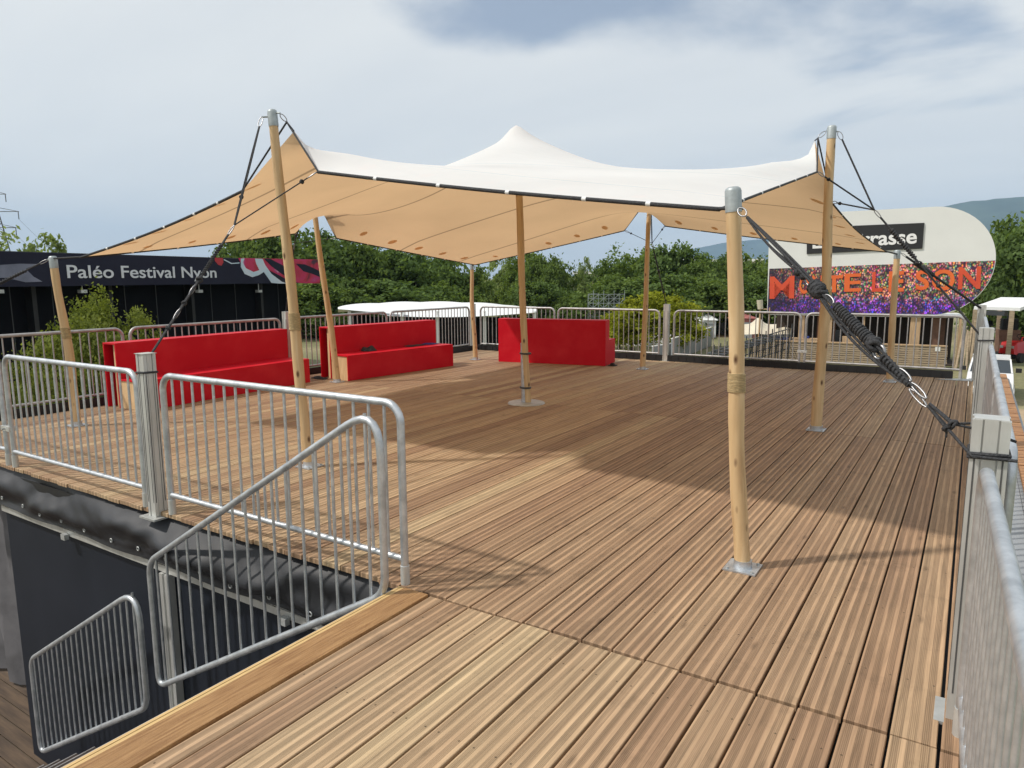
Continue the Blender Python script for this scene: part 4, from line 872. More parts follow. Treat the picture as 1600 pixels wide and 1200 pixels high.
# ------------------------------------------------------------------ trees
def crown(name, mt, R_=1.0, zs=0.9, clumps=90, leaves=70, leaf=0.075, seed=0, low=-0.75, spread=.62):
    rr = random.Random(seed); b = MB(); vs = []; fs = []; tn = []
    lobes = [(Vector((rr.uniform(-.5,.5), rr.uniform(-.5,.5), rr.uniform(-.45,.5))), rr.uniform(.38,.62)) for _ in range(9)]
    for c in range(clumps):
        lc, lr = rr.choice(lobes); d = Vector((rr.gauss(0,1), rr.gauss(0,1), rr.gauss(0.15,1))).normalized()
        p = lc + d * lr * rr.uniform(.72, 1.05)
        if p.z < low: continue
        cs = rr.uniform(.09, .2); t0 = rr.random()
        for l in range(leaves):
            q = p + Vector((rr.gauss(0,1), rr.gauss(0,1), rr.gauss(0,.7))) * cs * spread
            nn = (d * 0.8 + Vector((rr.gauss(0,.7), rr.gauss(0,.7), rr.gauss(0.3,.7)))).normalized(); o = nn.orthogonal().normalized(); o = Matrix.Rotation(rr.uniform(0, 6.3), 3, nn) @ o; o2 = nn.cross(o)
            s_ = leaf * rr.uniform(.6, 1.25); k = len(vs)
            for a, e in ((-1, 0), (0, -.62), (1, 0), (0, .62)): w = q + o * a * s_ + o2 * e * s_; vs.append((w.x * R_, w.y * R_, w.z * R_ * zs))
            fs.append((k, k+1, k+2, k+3)); tn.append(min(1, max(0, t0 * .6 + rr.random() * .5)))
    A_ = np.array(vs); lo_ = np.percentile(A_, 1.5, axis=0); hi_ = np.percentile(A_, 98.5, axis=0); A_ = (A_ - (lo_ + hi_) / 2) / ((hi_ - lo_) / 2) * np.array([1, 1, 0.88]); vs = [tuple(q) for q in A_]
    me = bpy.data.meshes.new(name); me.from_pydata(vs, [], fs); me.materials.append(mt)
    a = me.attributes.new('tone', 'FLOAT', 'FACE'); a.data.foreach_set('value', tn); me.update(); return me
crowns = {'dark': [crown('crown', M['leaf'] if k % 2 else M['leaf_mid'], seed=k, clumps=210, leaves=56, leaf=.046) for k in range(5)],
          'light': [crown('crown', M['leaf_light'], seed=10 + k, clumps=110, leaves=44, leaf=.060) for k in range(2)],
          'yellow': [crown('crown', M['leaf_yellow'], seed=20 + k, clumps=150, leaves=60, leaf=.052) for k in range(2)],
          'bush': [crown('crown', M['leaf_bush'], seed=30, clumps=620, leaves=110, leaf=.021, spread=.42)]}
trunks = []
for k in range(3):
    rr = random.Random(40 + k); b = MB(); b.tube([(0, 0, 0), (.02, .01, .25), (rr.uniform(-.05,.05), 0, .6), (rr.uniform(-.06,.06), 0, 1.0)], [.075, .06, .045, .02], 8)
    for q in range(7):
        a = rr.uniform(0, 6.3); z = rr.uniform(.35, .8); b.tube([(0, 0, z), (math.cos(a)*.16, math.sin(a)*.16, z + .14), (math.cos(a)*.33, math.sin(a)*.33, z + .26)], [.03, .018, .006], 6)
    trunks.append(b.mesh('trunk', M['bark']))
tk = [0]
def tree(label, px, ytop, wpx, D, kind='dark', grp='trees beyond the deck', zb=GZ, cl=0.12):
    p = at(px, ytop, D); zt = p.z; h = zt - zb; rad = wpx / F_PX * D / 2 * 1.12
    t = thing({'dark': 'broadleaf_tree', 'light': 'pale_tree', 'yellow': 'yellow_green_tree', 'bush': 'leafy_tree'}[kind], label, 'tree', (p.x, p.y, zb), tk[0] * 1.3, grp)
    c = link('crown', crowns[kind][tk[0] % len(crowns[kind])], t); ch = h * (1 - cl); zc = h * cl + ch * .5
    c.location = (0, 0, zc + ch * .02); c.scale = (rad * .96, rad * .96, ch * .5 / .88)
    k = link('trunk', trunks[tk[0] % 3], t); k.scale = (rad * 1.1, rad * 1.1, h * 0.8); tk[0] += 1
    return t
place_words = []
dark = [  # px, ytop, width px, distance, landmark
 (352, 408, 60, 74, 'low dark tree at the right end of the black building roofline'), (392, 378, 74, 70, 'dark tree crown above the middle of the black building'), (440, 364, 96, 66, 'tallest dark tree, behind the tall near pole above the swirl print'), (500, 372, 110, 62, 'broad dark tree right of the black building'),
 (556, 384, 90, 64, 'dark tree behind the middle red bench'), (596, 410, 80, 78, 'smaller grey green tree between two broad dark ones'), (648, 399, 112, 66, 'round dark tree behind the left part of the white roofed tent'), (700, 402, 90, 70, 'dark tree behind the far left pole'),
 (738, 436, 44, 110, 'low distant tree right of the far left pole'), (470, 440, 120, 58, 'low dark tree against the right end of the black building'), (545, 440, 130, 60, 'low spreading dark tree behind the white roofed tent end'), (620, 444, 130, 60, 'dense low tree behind the white roof ridge'), (694, 450, 90, 60, 'dense low tree right behind the corner post'),
 (796, 430, 44, 96, 'medium tree behind the centre pole on its left'), (822, 400, 66, 76, 'upright tree straight behind the centre pole'), (872, 412, 56, 72, 'dark tree between the centre pole and the scaffold tower'), (846, 446, 80, 66, 'low dark tree behind the far red bench'), (902, 464, 70, 64, 'low tree left of the scaffold tower'),
 (956, 416, 70, 74, 'dark tree behind the scaffold tower'), (985, 406, 84, 70, 'dark tree behind the far middle pole'), (1020, 400, 80, 76, 'dark tree right of the far middle pole'), (1056, 392, 88, 70, 'tall dark tree below the distant hill'), (1100, 412, 84, 68, 'dark tree left of the foreground pole'), (1143, 408, 84, 72, 'dark tree hidden by the foreground pole'), (1180, 406, 70, 68, 'dark tree touching the left edge of the sign'),
 (965, 440, 110, 62, 'low dense tree behind the left yellow green tree'), (1040, 436, 120, 62, 'low dense tree behind the right yellow green tree'), (1110, 440, 110, 60, 'low dense tree behind the white van'), (1172, 440, 100, 60, 'low dense tree left of the sign'), (1225, 430, 90, 64, 'dark tree behind the left end of the sign'),
 (1576, 362, 84, 62, 'green tree right of the rounded end of the sign'), (1630, 350, 100, 58, 'green tree cut by the right picture edge'), (1560, 410, 80, 72, 'low green tree behind the rounded end of the sign'), (1606, 430, 110, 66, 'low green tree behind the mower shelter')]
for k, (px, yt, w, D, lb) in enumerate(dark): tree(lb, px, yt, w, D, 'dark', cl=0.02)
for px, yt, w, D, lb in ((18, 380, 76, 64, 'pale tree above the left end of the black building'), (72, 382, 70, 60, 'pale tree above the black roof beside the near left pole'), (576, 416, 50, 84, 'pale green tree in the gap right of the middle bench'), (782, 408, 54, 86, 'thin pale tree left of the centre pole'), (846, 406, 70, 82, 'pale green tree right of the centre pole'), (914, 410, 26, 90, 'slim pale tree in front of the cream building'), (766, 440, 30, 130, 'small far pale tree in the gap right of the far left pole')):
    tree(lb, px, yt, w, D, 'light', cl=0.1)
tree('yellow green street tree left of the post in the far guard', 990, 468, 76, 42.5, 'yellow', cl=0.20)
tree('small yellow green street tree behind the far bench', 968, 490, 60, 46, 'yellow', cl=0.25)
tree('yellow green street tree right of the post in the far guard', 1053, 464, 80, 42, 'yellow', cl=0.24)
tree('leafy light green tree rising beside the deck at the left', 108, 502, 160, 15.5, 'bush', cl=0.02)
tree('leafy light green tree half hidden by the left guard panel', 8, 600, 110, 14.0, 'bush', cl=0.02)
lump('hedge_mass', '', '', (0, 0, 0), 1, 1, 1, M['leaf'], 1)
bpy.data.objects.remove(bpy.data.objects['hedge_mass'])

# ------------------------------------------------------------------ text helper
def text_mesh(name, s, size, mt, parent, loc, rot=(math.pi/2, 0, 0), ext=0.01, off=0.0, sx=1.0, width=None):
    cu = bpy.data.curves.new(name, 'FONT'); cu.body = s; cu.size = size; cu.extrude = ext; cu.offset = off; cu.space_character = 1.0
    o = bpy.data.objects.new(name, cu); COL.objects.link(o); bpy.context.view_layer.update()
    me = bpy.data.meshes.new_from_object(o.evaluated_get(bpy.context.evaluated_depsgraph_get())); bpy.data.objects.remove(o)
    xs = [v.co.x for v in me.vertices]; x0 = min(xs); wd = max(xs) - x0
    for v in me.vertices: v.co.x -= x0
    me.materials.clear(); me.materials.append(mt); m_ = link(name, me, parent); m_.location = loc; m_.rotation_euler = rot
    if width: sx = width / wd
    m_.scale = (sx, 1, 1); return m_
def flat(name, pts, mt, parent, y, th=0.004):          # closed outline (x, z) extruded along local -y
    b = MB(); n = len(pts); vs = [(px, y, pz) for px, pz in pts] + [(px, y - th, pz) for px, pz in pts]
    b.add(vs, [tuple(range(n, 2*n)), tuple(range(n))[::-1]] + [(i, n + i, n + (i+1) % n, (i+1) % n) for i in range(n)]); me = b.mesh(name, mt)
    import bmesh
    bm = bmesh.new(); bm.from_mesh(me); bmesh.ops.recalc_face_normals(bm, faces=bm.faces); bmesh.ops.triangulate(bm, faces=bm.faces); bm.to_mesh(me); bm.free(); return link(name, me, parent)

# ------------------------------------------------------------------ black stage building with the printed fascia
FP = Plane((-26.95, 10.65), (-29.69, 26.8)); L0 = 16.37
bd = thing('black_building', 'long black building with a dark printed fascia at the left', 'building', (FP.P.x, FP.P.y, GZ), FP.rot)
zb = GZ
b = MB(); b.box((-9, 0, 1.37 - zb), (L0, 0.35, 2.52 - zb)); b.box((-9, 0.35, 2.2 - zb), (L0 - 1.2, 9, 2.42 - zb)); fa = part('fascia', b, M['fascia'], bd)
b = MB(); b.box((-9, 1.3, 0), (L0 - 0.8, 8.8, 1.5 - zb)); wl = part('wall', b, M['black_dull'], bd)
b = MB(); b.box((-9, 0.02, 2.521 - zb), (L0 + .02, 0.36, 2.545 - zb)); part('coping', b, M['charc'], bd)
for k in range(16):
    b = MB(); b.box((-8 + k * 1.5, 1.285, 0), (-7.97 + k * 1.5, 1.298, 1.45 - zb)); part('cladding_joint', b, M['charc'], bd)
b = MB(); b.box((10.2, 1.27, 0), (11.3, 1.297, 2.1)); dr_ = part('door', b, M['navy'], bd); b = MB(); b.box((10.3, 1.22, 1.0), (10.36, 1.268, 1.15)); link('handle', b.mesh('handle', M['plate']), dr_)
for s_ in (1.6, 4.6, 8.6, 12.9, L0 - 1.0):
    b = MB(); b.box((s_ - .08, 0.9, 0), (s_ + .08, 1.29, 1.45 - zb)); part('pillar', b, M['black'], bd)
for px in (2, 133, 315, 408):
    s_, z_ = FP(px, 454); b = MB(); b.box((s_ - .12, 0.05, z_ - .09 - zb), (s_ + .12, 0.25, z_ + .03 - zb)); b.tube([(s_, 0.15, z_ - zb), (s_, 0.15, 1.37 - zb)], .02, 6); part('spotlight', b, M['plate'], bd)
sa, za = FP(105, 432); sb, zb2 = FP(338, 432); bpy.context.view_layer.update()
text_mesh('lettering', 'Paléo Festival Nyon', 0.66, M['text'], bd, (sa, -0.012, 1.66 - zb), width=sb - sa, ext=0.008, off=0.006)
def fpts(l, off=0): return [(FP(x, y)[0], FP(x, y)[1] - zb) for x, y in l]
flat('swirl_print', fpts([(372, 403), (500, 405.5), (500, 443), (470, 442.5), (452, 439), (436, 430), (420, 422), (412, 420), (405, 424), (396, 427), (386, 424), (379, 417)]), M['magenta'], bd, -0.004, 0.003)
flat('pale_swirl', fpts([(376, 404), (382, 404), (379, 410), (384, 419), (396, 425), (405, 422), (400, 412), (398, 404), (410, 404.5), (414, 414), (424, 428), (440, 440), (448, 443), (436, 443), (424, 442), (417, 432), (412, 425), (404, 430), (394, 433), (382, 428), (376, 417)]), M['iceprint'], bd, -0.008, 0.003)
flat('red_blob', fpts([(334, 402.5), (348, 403), (349, 410), (346, 415), (341, 414), (336, 408)]), M['redprint'], bd, -0.004, 0.003)
flat('dark_streak', fpts([(412, 404.2), (422, 404.4), (452, 420), (462, 432), (458, 438), (440, 428), (424, 416)]), M['fascia'], bd, -0.012, 0.003)
flat('dark_streak', fpts([(462, 412), (476, 413), (490, 419), (500, 424), (500, 433), (488, 428), (474, 424)]), M['fascia'], bd, -0.012, 0.003)
flat('pale_line', fpts([(350, 405), (362, 411), (374, 410), (374, 411.5), (361, 412.5), (349, 406)]), M['iceprint'], bd, -0.008, 0.003)
flat('grey_swirl', fpts([(-260, 440), (-200, 414), (-100, 410), (0, 414), (30, 412), (58, 412.5), (40, 420), (52, 432), (66, 440), (40, 441), (10, 434), (-60, 436), (-180, 446)]), M['grey_blob'], bd, -0.004, 0.003)

# ------------------------------------------------------------------ sign with the crowd mural and the timber terrace below
TP = Plane((-9.97, 40.85), (0.49, 42.0)); tz = lambda x, y: TP(x, y)
te = thing('terrace_building', 'timber bar building carrying a huge white sign with a rounded end and a crowd mural', 'building', (TP.P.x, TP.P.y, GZ), TP.rot); z0 = -GZ
def q2(x, y): s_, z_ = tz(x, y); return (s_, z_ + z0)
sL, zB = q2(1199, 489); sR, _ = q2(1556, 400); _, zT = q2(1420, 325); _, zM = q2(1300, 414); zT = q2(1420, 325)[1]
cr_ = (zT - zB) / 2 * 1.0; sc_ = sR - 1.0 * cr_; out = [(sL, zB)]
cz = (zT + zB) / 2
out += [(sc_ + cr_ * math.cos(a) * 1.0, cz + cr_ * math.sin(a)) for a in [-math.pi/2 + math.pi * q / 28 for q in range(29)]]; out += [(sL - 0.12, zT - 0.10)]
flat('sign_board', out, M['white'], te, 0.0, 0.12)
ml = q2(1200, 420)[1]; mr = q2(1552, 407)[1]; mu = [(sL + .02, zB + .02)]
for a in [-math.pi/2 + math.pi * q / 28 for q in range(29)]:
    x_, z_ = sc_ + (cr_ - .03) * math.cos(a), cz + (cr_ - .03) * math.sin(a); lim = ml + (mr - ml) * (x_ - sL) / (sR - sL)
    if z_ < lim: mu.append((x_, z_ if a > -1.5 else zB + .02)); last = x_
mu.append((last + .02, ml + (mr - ml) * (last - sL) / (sR - sL))); mu.append((sL + .01, ml))
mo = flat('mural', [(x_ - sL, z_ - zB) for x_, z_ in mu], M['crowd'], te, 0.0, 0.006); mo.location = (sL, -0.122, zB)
nb_ = [q2(1261, 356), q2(1261, 397), q2(1441, 388.5), q2(1444, 348.5)]
flat('name_board', nb_, M['signblack'], te, -0.130, 0.05)
ang = math.atan2(nb_[2][1] - nb_[1][1], nb_[2][0] - nb_[1][0]); tx = q2(1270, 388)
text_mesh('lettering', 'La Terrasse', 1.0, M['textwhite'], te, (tx[0], -0.19, tx[1]), rot=(math.pi/2, -ang, 0), width=(q2(1432, 380)[0] - tx[0]), ext=0.01, off=0.022)
# orange capitals of the mural
for ch, xa, ya, xb, ty, mt in (('M', 1203, 466, 1243, 431, 'orangered'), ('O', 1249, 458, 1266, 431, 'orange'), ('N', 1269, 457, 1287, 430, 'orange'), ('T', 1290, 456, 1318, 430, 'orange'), ('E', 1319, 455, 1347, 427, 'orange'), ('L', 1362, 455, 1381, 424, 'orangered'), ('E', 1388, 455, 1414, 423, 'orange'), ('S', 1430, 452, 1453, 422, 'orange'), ('O', 1455, 453, 1493, 421, 'orange'), ('N', 1496, 451, 1534, 416, 'orangered')):
    a_ = q2(xa, ya); c_ = q2(xb, ty); hh = c_[1] - a_[1]
    text_mesh('mural_letter', ch, hh / 0.72, M[mt], te, (a_[0], -0.135, a_[1]), rot=(math.pi/2, -0.03, 0), width=c_[0] - a_[0], ext=0.03, off=0.03)
# body below the sign
zS = zB; dp = 3.6
b = MB(); b.box((sL + .1, 0.3, 0), (sR - 1.2, dp, 0.05)); b.box((sL + .1, dp, 0), (sR - 1.2, dp + .1, zS)); part('back_wall', b, M['darkwood'], te)
b = MB(); b.box((sL + .1, 0.02, zS - .10), (sR - 1.0, dp, zS - .015)); part('roof', b, M['white'], te)
for px0, px1 in ((1246, 1255), (1420, 1436), (1290, 1298), (1345, 1349), (1496, 1500)):
    a_ = q2(px0, 540)[0]; c_ = q2(px1, 540)[0]; b = MB(); b.box((a_, 0.05, 0), (c_, 0.2, zS - .10)); part('post', b, M['postwood'], te)
for px0, px1, y_ in ((1455, 1468, 0.5), (1300, 1304, 0.6), (1472, 1484, 2.6), (1275, 1281, 0.6)):
    a_ = q2(px0, 520)[0]; c_ = q2(px1, 520)[0]; b = MB(); b.box((a_, y_, 0), (c_, y_ + .08, zS - .10)); part('shutter', b, M['brick'], te)
zC = q2(1300, 533)[1]; b = MB(); b.box((q2(1316, 530)[0], -.2, zC - .1), (q2(1345, 530)[0], .4, q2(1320, 526)[1])); b.box((q2(1232, 530)[0], -.25, zC - .03), (q2(1290, 530)[0], .3, zC + .12)); part('counter', b, M['postwood'], te)
for px0, px1 in ((1213, 1232), (1256, 1264)):
    a_ = q2(px0, 533)[0]; c_ = q2(px1, 533)[0]; b = MB(); b.box((a_, -.2, zC), (c_, .2, zC + .22)); n_ = 7
    for k in range(n_): b.box((a_ + (c_-a_)*k/n_ + .01, -.21, zC + .02), (a_ + (c_-a_)*(k+.6)/n_, -.2, zC + .20))
    part('bottle_crate', b, M['crateblue'], te)
b = MB(); b.box((q2(1303, 530)[0], .9, zC - .3), (q2(1314, 530)[0], 1.4, zC + .55)); b.box((q2(1355, 530)[0], 1.2, zC - .3), (q2(1362, 530)[0], 1.5, zC + .4)); part('bar_equipment', b, M['charc'], te)
# slatted parapet in front of the bar
sl = thing('slatted_parapet', 'low weathered parapet of stacked horizontal boards below the sign', 'parapet', (TP.P.x, TP.P.y, GZ), TP.rot)
s0, _ = q2(1178, 540); s1, _ = q2(1478, 540); rr = random.Random(3); z_ = 0.02
while z_ < zC - .04:
    h_ = rr.uniform(.09, .13); b = MB(); b.box((s0 + rr.uniform(-.03, .03), -.9, z_), (s1 + rr.uniform(-.03, .03), -.82 + rr.uniform(0, .03), z_ + h_ * .72)); part('board', b, M['slatwood'], sl); z_ += h_
b = MB(); b.box((s0, -.93, zC - .03), (s1, -.60, zC + .02)); part('capping', b, M['postwood'], sl)
b = MB()
k = s0 + .6
while k < s1: b.box((k, -.81, 0), (k + .08, -.75, zC - .03)); k += 1.2
part('upright', b, M['darkwood'], sl)
b = MB(); a_ = q2(1459, 543); b.box((a_[0], -.915, a_[1] - .10), (a_[0] + .22, -.905, a_[1] + .12)); part('notice', b, M['white'], sl)
bn = thing('board_stack', 'bundle of upright weathered planks leaning at the end of the bar', 'planks', (TP.P.x, TP.P.y, GZ), TP.rot)
rr = random.Random(8)
for k in range(9):
    px = 1494 + k * 3.4; a_ = q2(px, 520); b = MB(); b.beam((a_[0] + rr.uniform(-.1, .1), -1.0 + rr.uniform(-.1, .2), 0), (a_[0] + rr.uniform(-.08, .2), -.6, zS - rr.uniform(.1, .7)), .09, .04); part('plank', b, M['slatwood'], bn)

# ------------------------------------------------------------------ low white roofed tent with dark sides
wtp = thing('white_marquee', 'long low marquee with a wavy white roof and black sides beyond the guard', 'marquee', (-17, 23, GZ)); 
WPn = [at(528, 480, 27), at(640, 474, 27), at(740, 472, 27), at(838, 481, 29)]
b = MB(); nx, nz = 48, 8; vs = []
for i in range(nx + 1):
    px = 528 + (838 - 528) * i / nx; f = i / nx
    ytop = 480 - 8 * math.sin(math.pi * min(1, f * 1.1)) ** .6 - 1.3 * abs(math.sin(f * 15)); ybot = 484 + (14 if f > .25 else 14 * f / .25) * math.sin(math.pi * min(1, .12 + f * .75)) * .9
    ye = ybot + 2
    for k in range(nz + 1):
        g_ = k / nz; D = 31 - 6.5 * g_; a1_ = at(px, ytop, 31).z; a2_ = at(px, ybot - 1, 24.5).z
        z_ = a1_ + (a2_ - a1_) * g_ - .16 * math.sin(math.pi * g_); q = at(px, 480, D); vs.append((q.x, q.y, z_))
b.add(vs, [(i*(nz+1)+k, (i+1)*(nz+1)+k, (i+1)*(nz+1)+k+1, i*(nz+1)+k+1) for i in range(nx) for k in range(nz)], True); rf = part('roof', b, M['pvc_white'], wtp, True)
b = MB(); vs = []
for i in range(31):
    px = 545 + (838 - 545) * i / 30; q = at(px, 490, 25.5); w_ = .12 * math.sin(i * 2.3); zt_ = at(px, 497 - 12 * max(0, (580 - px) / 60), 24.8).z
    vs += [(q.x + w_, q.y + w_, GZ), (q.x, q.y, zt_)]
b.add(vs, [(2*i, 2*i+2, 2*i+3, 2*i+1) for i in range(30)], True); part('side_cloth', b, M['black_dull'], wtp, True)
for px in (546, 628, 683, 735, 757, 835):
    q = at(px, 490, 24.7); b = MB(); b.tube([(q.x, q.y, GZ), (q.x, q.y, at(px, 486, 24.7).z)], .06, 8); part('pole', b, M['white'], wtp, True)
b = MB(); q0 = at(545, 486, 24.8); q1 = at(640, 515, 24.8); b.tube([q0, (q1.x, q1.y, q0.z - .2)], .04, 6); part('edge_pole', b, M['lightgrey'], wtp, True)

# ------------------------------------------------------------------ scaffold tower
def lattice(name, label, cat, px0, px1, yt, D, nbx, nlv, mt, depth=2.0, r=.035, grp=None, zb=GZ):
    a_ = at(px0, yt, D); c_ = at(px1, yt, D); u_ = (Vector((c_.x, c_.y, 0)) - Vector((a_.x, a_.y, 0))); n_ = Vector((-u_.y, u_.x, 0)).normalized() * depth; zt_ = a_.z
    t = thing(name, label, cat, (a_.x, a_.y, zb), 0, grp); P_ = lambda i, j, z: Vector((a_.x, a_.y, 0)) + u_ * (i / nbx) + n_ * j + Vector((0, 0, z))
    for i in range(nbx + 1):
        for j in (0, 1): b = MB(); b.tube([P_(i, j, zb), P_(i, j, zt_ + (0.3 if i % 2 else 0))], r, 6); part('upright', b, mt, t, True)
    b = MB(); b2 = MB()
    for l in range(1, nlv + 1):
        z = zb + (zt_ - zb) * l / nlv
        for j in (0, 1): b.tube([P_(0, j, z), P_(nbx, j, z)], r * .8, 6)
        for i in range(nbx + 1): b.tube([P_(i, 0, z), P_(i, 1, z)], r * .8, 6)
        for i in range(nbx):
            if (i + l) % 2: b2.tube([P_(i, 0, z), P_(i + 1, 0, z - (zt_ - zb) / nlv)], r * .7, 6)
            else: b2.tube([P_(i + 1, 0, z), P_(i, 0, z - (zt_ - zb) / nlv)], r * .7, 6)
    part('ledger', b, mt, t, True); part('brace', b2, mt, t, True)
    return t
tw = lattice('scaffold_tower', 'grey green scaffold tower in front of the dark trees', 'scaffold', 919, 976, 460, 58, 7, 9, M['greenmetal'], r=.024)
b = MB(); a_ = at(905, 483, 58); c_ = at(978, 483, 58); b.beam(a_, c_, 1.6, .08); part('platform', b, M['greenmetal'], tw, True)
sc1 = thing('steel_stand', 'dark steel stand of railings and steps left of the slatted parapet', 'stand', (-12, 38, GZ))
rr = random.Random(6)
for k in range(13):
    px = 1112 + k * 10; D = 36 + k * .35; zt_ = at(px, 549 - k * 2.9, D).z; p = at(px, 540, D)
    b = MB(); b.tube([(p.x, p.y, GZ), (p.x, p.y, zt_)], .03, 6); q = at(px + 4, 540, D + 1.4); b.tube([(q.x, q.y, GZ), (q.x, q.y, zt_ + .2)], .03, 6); b.tube([(p.x, p.y, GZ + .3), (q.x, q.y, zt_)], .022, 5); part('upright', b, M['charc'], sc1, True)
for dz in (0, -.35, -.7, -1.05):
    b = MB(); b.tube([at(1112, 549, 36) + Vector((0, 0, dz)), at(1232, 514, 40.2) + Vector((0, 0, dz))], .03, 6); part('rail', b, M['charc'], sc1, True)
for k in range(9):
    px = 1120 + k * 12; p = at(px, 552 - k * 3.4, 37 + k * .35); b = MB(); b.box((p.x - .5, p.y - .2, p.z - .05), (p.x + .5, p.y + .5, p.z)); part('step', b, M['charc'], sc1, True)

# ------------------------------------------------------------------ site fences, tents and vehicles in the field
def wallseg(name, label, cat, p, q, h, mt, th=.08, posts=0):
    p = Vector(p); q = Vector(q); t = thing(name, label, cat, (p.x, p.y, p.z), math.atan2(q.y - p.y, q.x - p.x)); L_ = (Vector((q.x, q.y)) - Vector((p.x, p.y))).length
    b = MB(); n_ = max(1, int(L_ / 1.2)); 
    for k in range(n_): b.box((L_ * k / n_ + .012, 0, .04), (L_ * (k + 1) / n_ - .012, th, h))
    part('panel', b, mt, t); b = MB(); b.box((0, -.02, h), (L_, th + .02, h + .05)); part('capping', b, M['white'], t); return t
wallseg('site_fence', 'white panelled site fence behind the yellow green trees', 'fence', gnd(975, 540, GZ), gnd(1078, 546, GZ), 1.35, M['white'])
wallseg('grey_site_wall', 'grey panel wall running back beside the steel stand', 'wall', gnd(1050, 566, GZ), gnd(1112, 541, GZ), 1.25, M['lightgrey'])
wallseg('pale_cabin_wall', 'pale low wall seen left of the steel stand', 'wall', gnd(1020, 568, GZ), gnd(1052, 562, GZ), .9, M['lightgrey'])
def marq(name, label, px, ytop, yeave, wpx, D, mt, depth=4):
    a_ = at(px - wpx/2, yeave, D); c_ = at(px + wpx/2, yeave, D); top = at(px, ytop, D).z; h = a_.z - GZ; L_ = (c_ - a_).length
    t = thing(name, label, 'tent', (a_.x, a_.y, GZ), math.atan2(c_.y - a_.y, c_.x - a_.x), 'tents in the field'); z1 = h; z2 = top - GZ
    b = MB(); b.box((0, 0, 0), (L_, depth, z1)); part('side_wall', b, mt, t)
    b = MB(); b.add([(-.15, -.15, z1), (L_+.15, -.15, z1), (L_+.15, depth+.15, z1), (-.15, depth+.15, z1), (L_/2, depth/2, z2)], [(0,1,4), (1,2,4), (2,3,4), (3,0,4), (3,2,1,0)]); part('roof', b, mt, t)
    b = MB(); b.box((L_*.55, -.02, 0), (L_*.9, 0, z1*.8)); part('doorway', b, M['lightgrey'], t)
marq('white_tent', 'white peaked tent between the yellow green tree and the foreground pole', 1101, 489, 500, 36, 56, M['pvc_white'])
marq('white_tent', 'small white box tent just right of the yellow green tree', 1088, 498, 502, 16, 54, M['pvc_white'])
marq('green_tent', 'green canvas tent beside the white peaked tent', 1122, 492, 499, 26, 60, M['greenroof'])
marq('red_roofed_tent', 'faded red roofed tent right of the foreground pole', 1160, 489, 497, 40, 56, M['pinkroof'])
marq('brown_shed', 'small brown wooden shed below the right yellow green tree', 1076, 508, 513, 14, 46, M['brick'])
# cream stretch tent in the field
ct = thing('cream_tent', 'cream stretch tent with two peaks in the field left of the terrace', 'tent', at(1185, 520, 48), 0)
b = MB(); vs = []; nx, ny = 30, 12
for i in range(nx + 1):
    px = 1146 + 92 * i / nx; f = i / nx
    for k in range(ny + 1):
        g_ = k / ny; D = 44 + 7 * g_; pk = math.exp(-((f - .42) / .10) ** 2) * 12 + math.exp(-((f - .88) / .10) ** 2) * 5; y_ = 517 - 9 * math.sin(math.pi * g_) - pk * math.exp(-((g_ - .4) / .25) ** 2)
        q = at(px, 500, D); vs.append((q.x, q.y, at(px, y_, 47).z))
b.add(vs, [(i*(ny+1)+k, (i+1)*(ny+1)+k, (i+1)*(ny+1)+k+1, i*(ny+1)+k+1) for i in range(nx) for k in range(ny)], True); part('canopy', b, M['cream'], ct, True)
for px in (1148, 1184, 1236):
    q = at(px, 515, 45); b = MB(); b.tube([(q.x, q.y, GZ), (q.x, q.y, at(px, 512, 46).z)], .05, 6); part('pole', b, M['postwood'], ct, True)
# cream bin on a frame
t = thing('cream_tank', 'cream cylindrical tank on a post at the left edge of the sign', 'tank', at(1188, 483, 42), 0)
p = at(1188, 483, 42); b = MB(); b.tube([p, at(1187, 469, 42)], [.14, .17], 14); part('body', b, M['tray'], t, True)
b = MB(); b.tube([(p.x, p.y, GZ), p], .05, 6); b.tube([(p.x + .5, p.y, GZ), (p.x + .5, p.y, p.z + .1)], .04, 6); b.tube([p, (p.x + .5, p.y, p.z)], .03, 6); part('stand', b, M['postwood'], t, True)

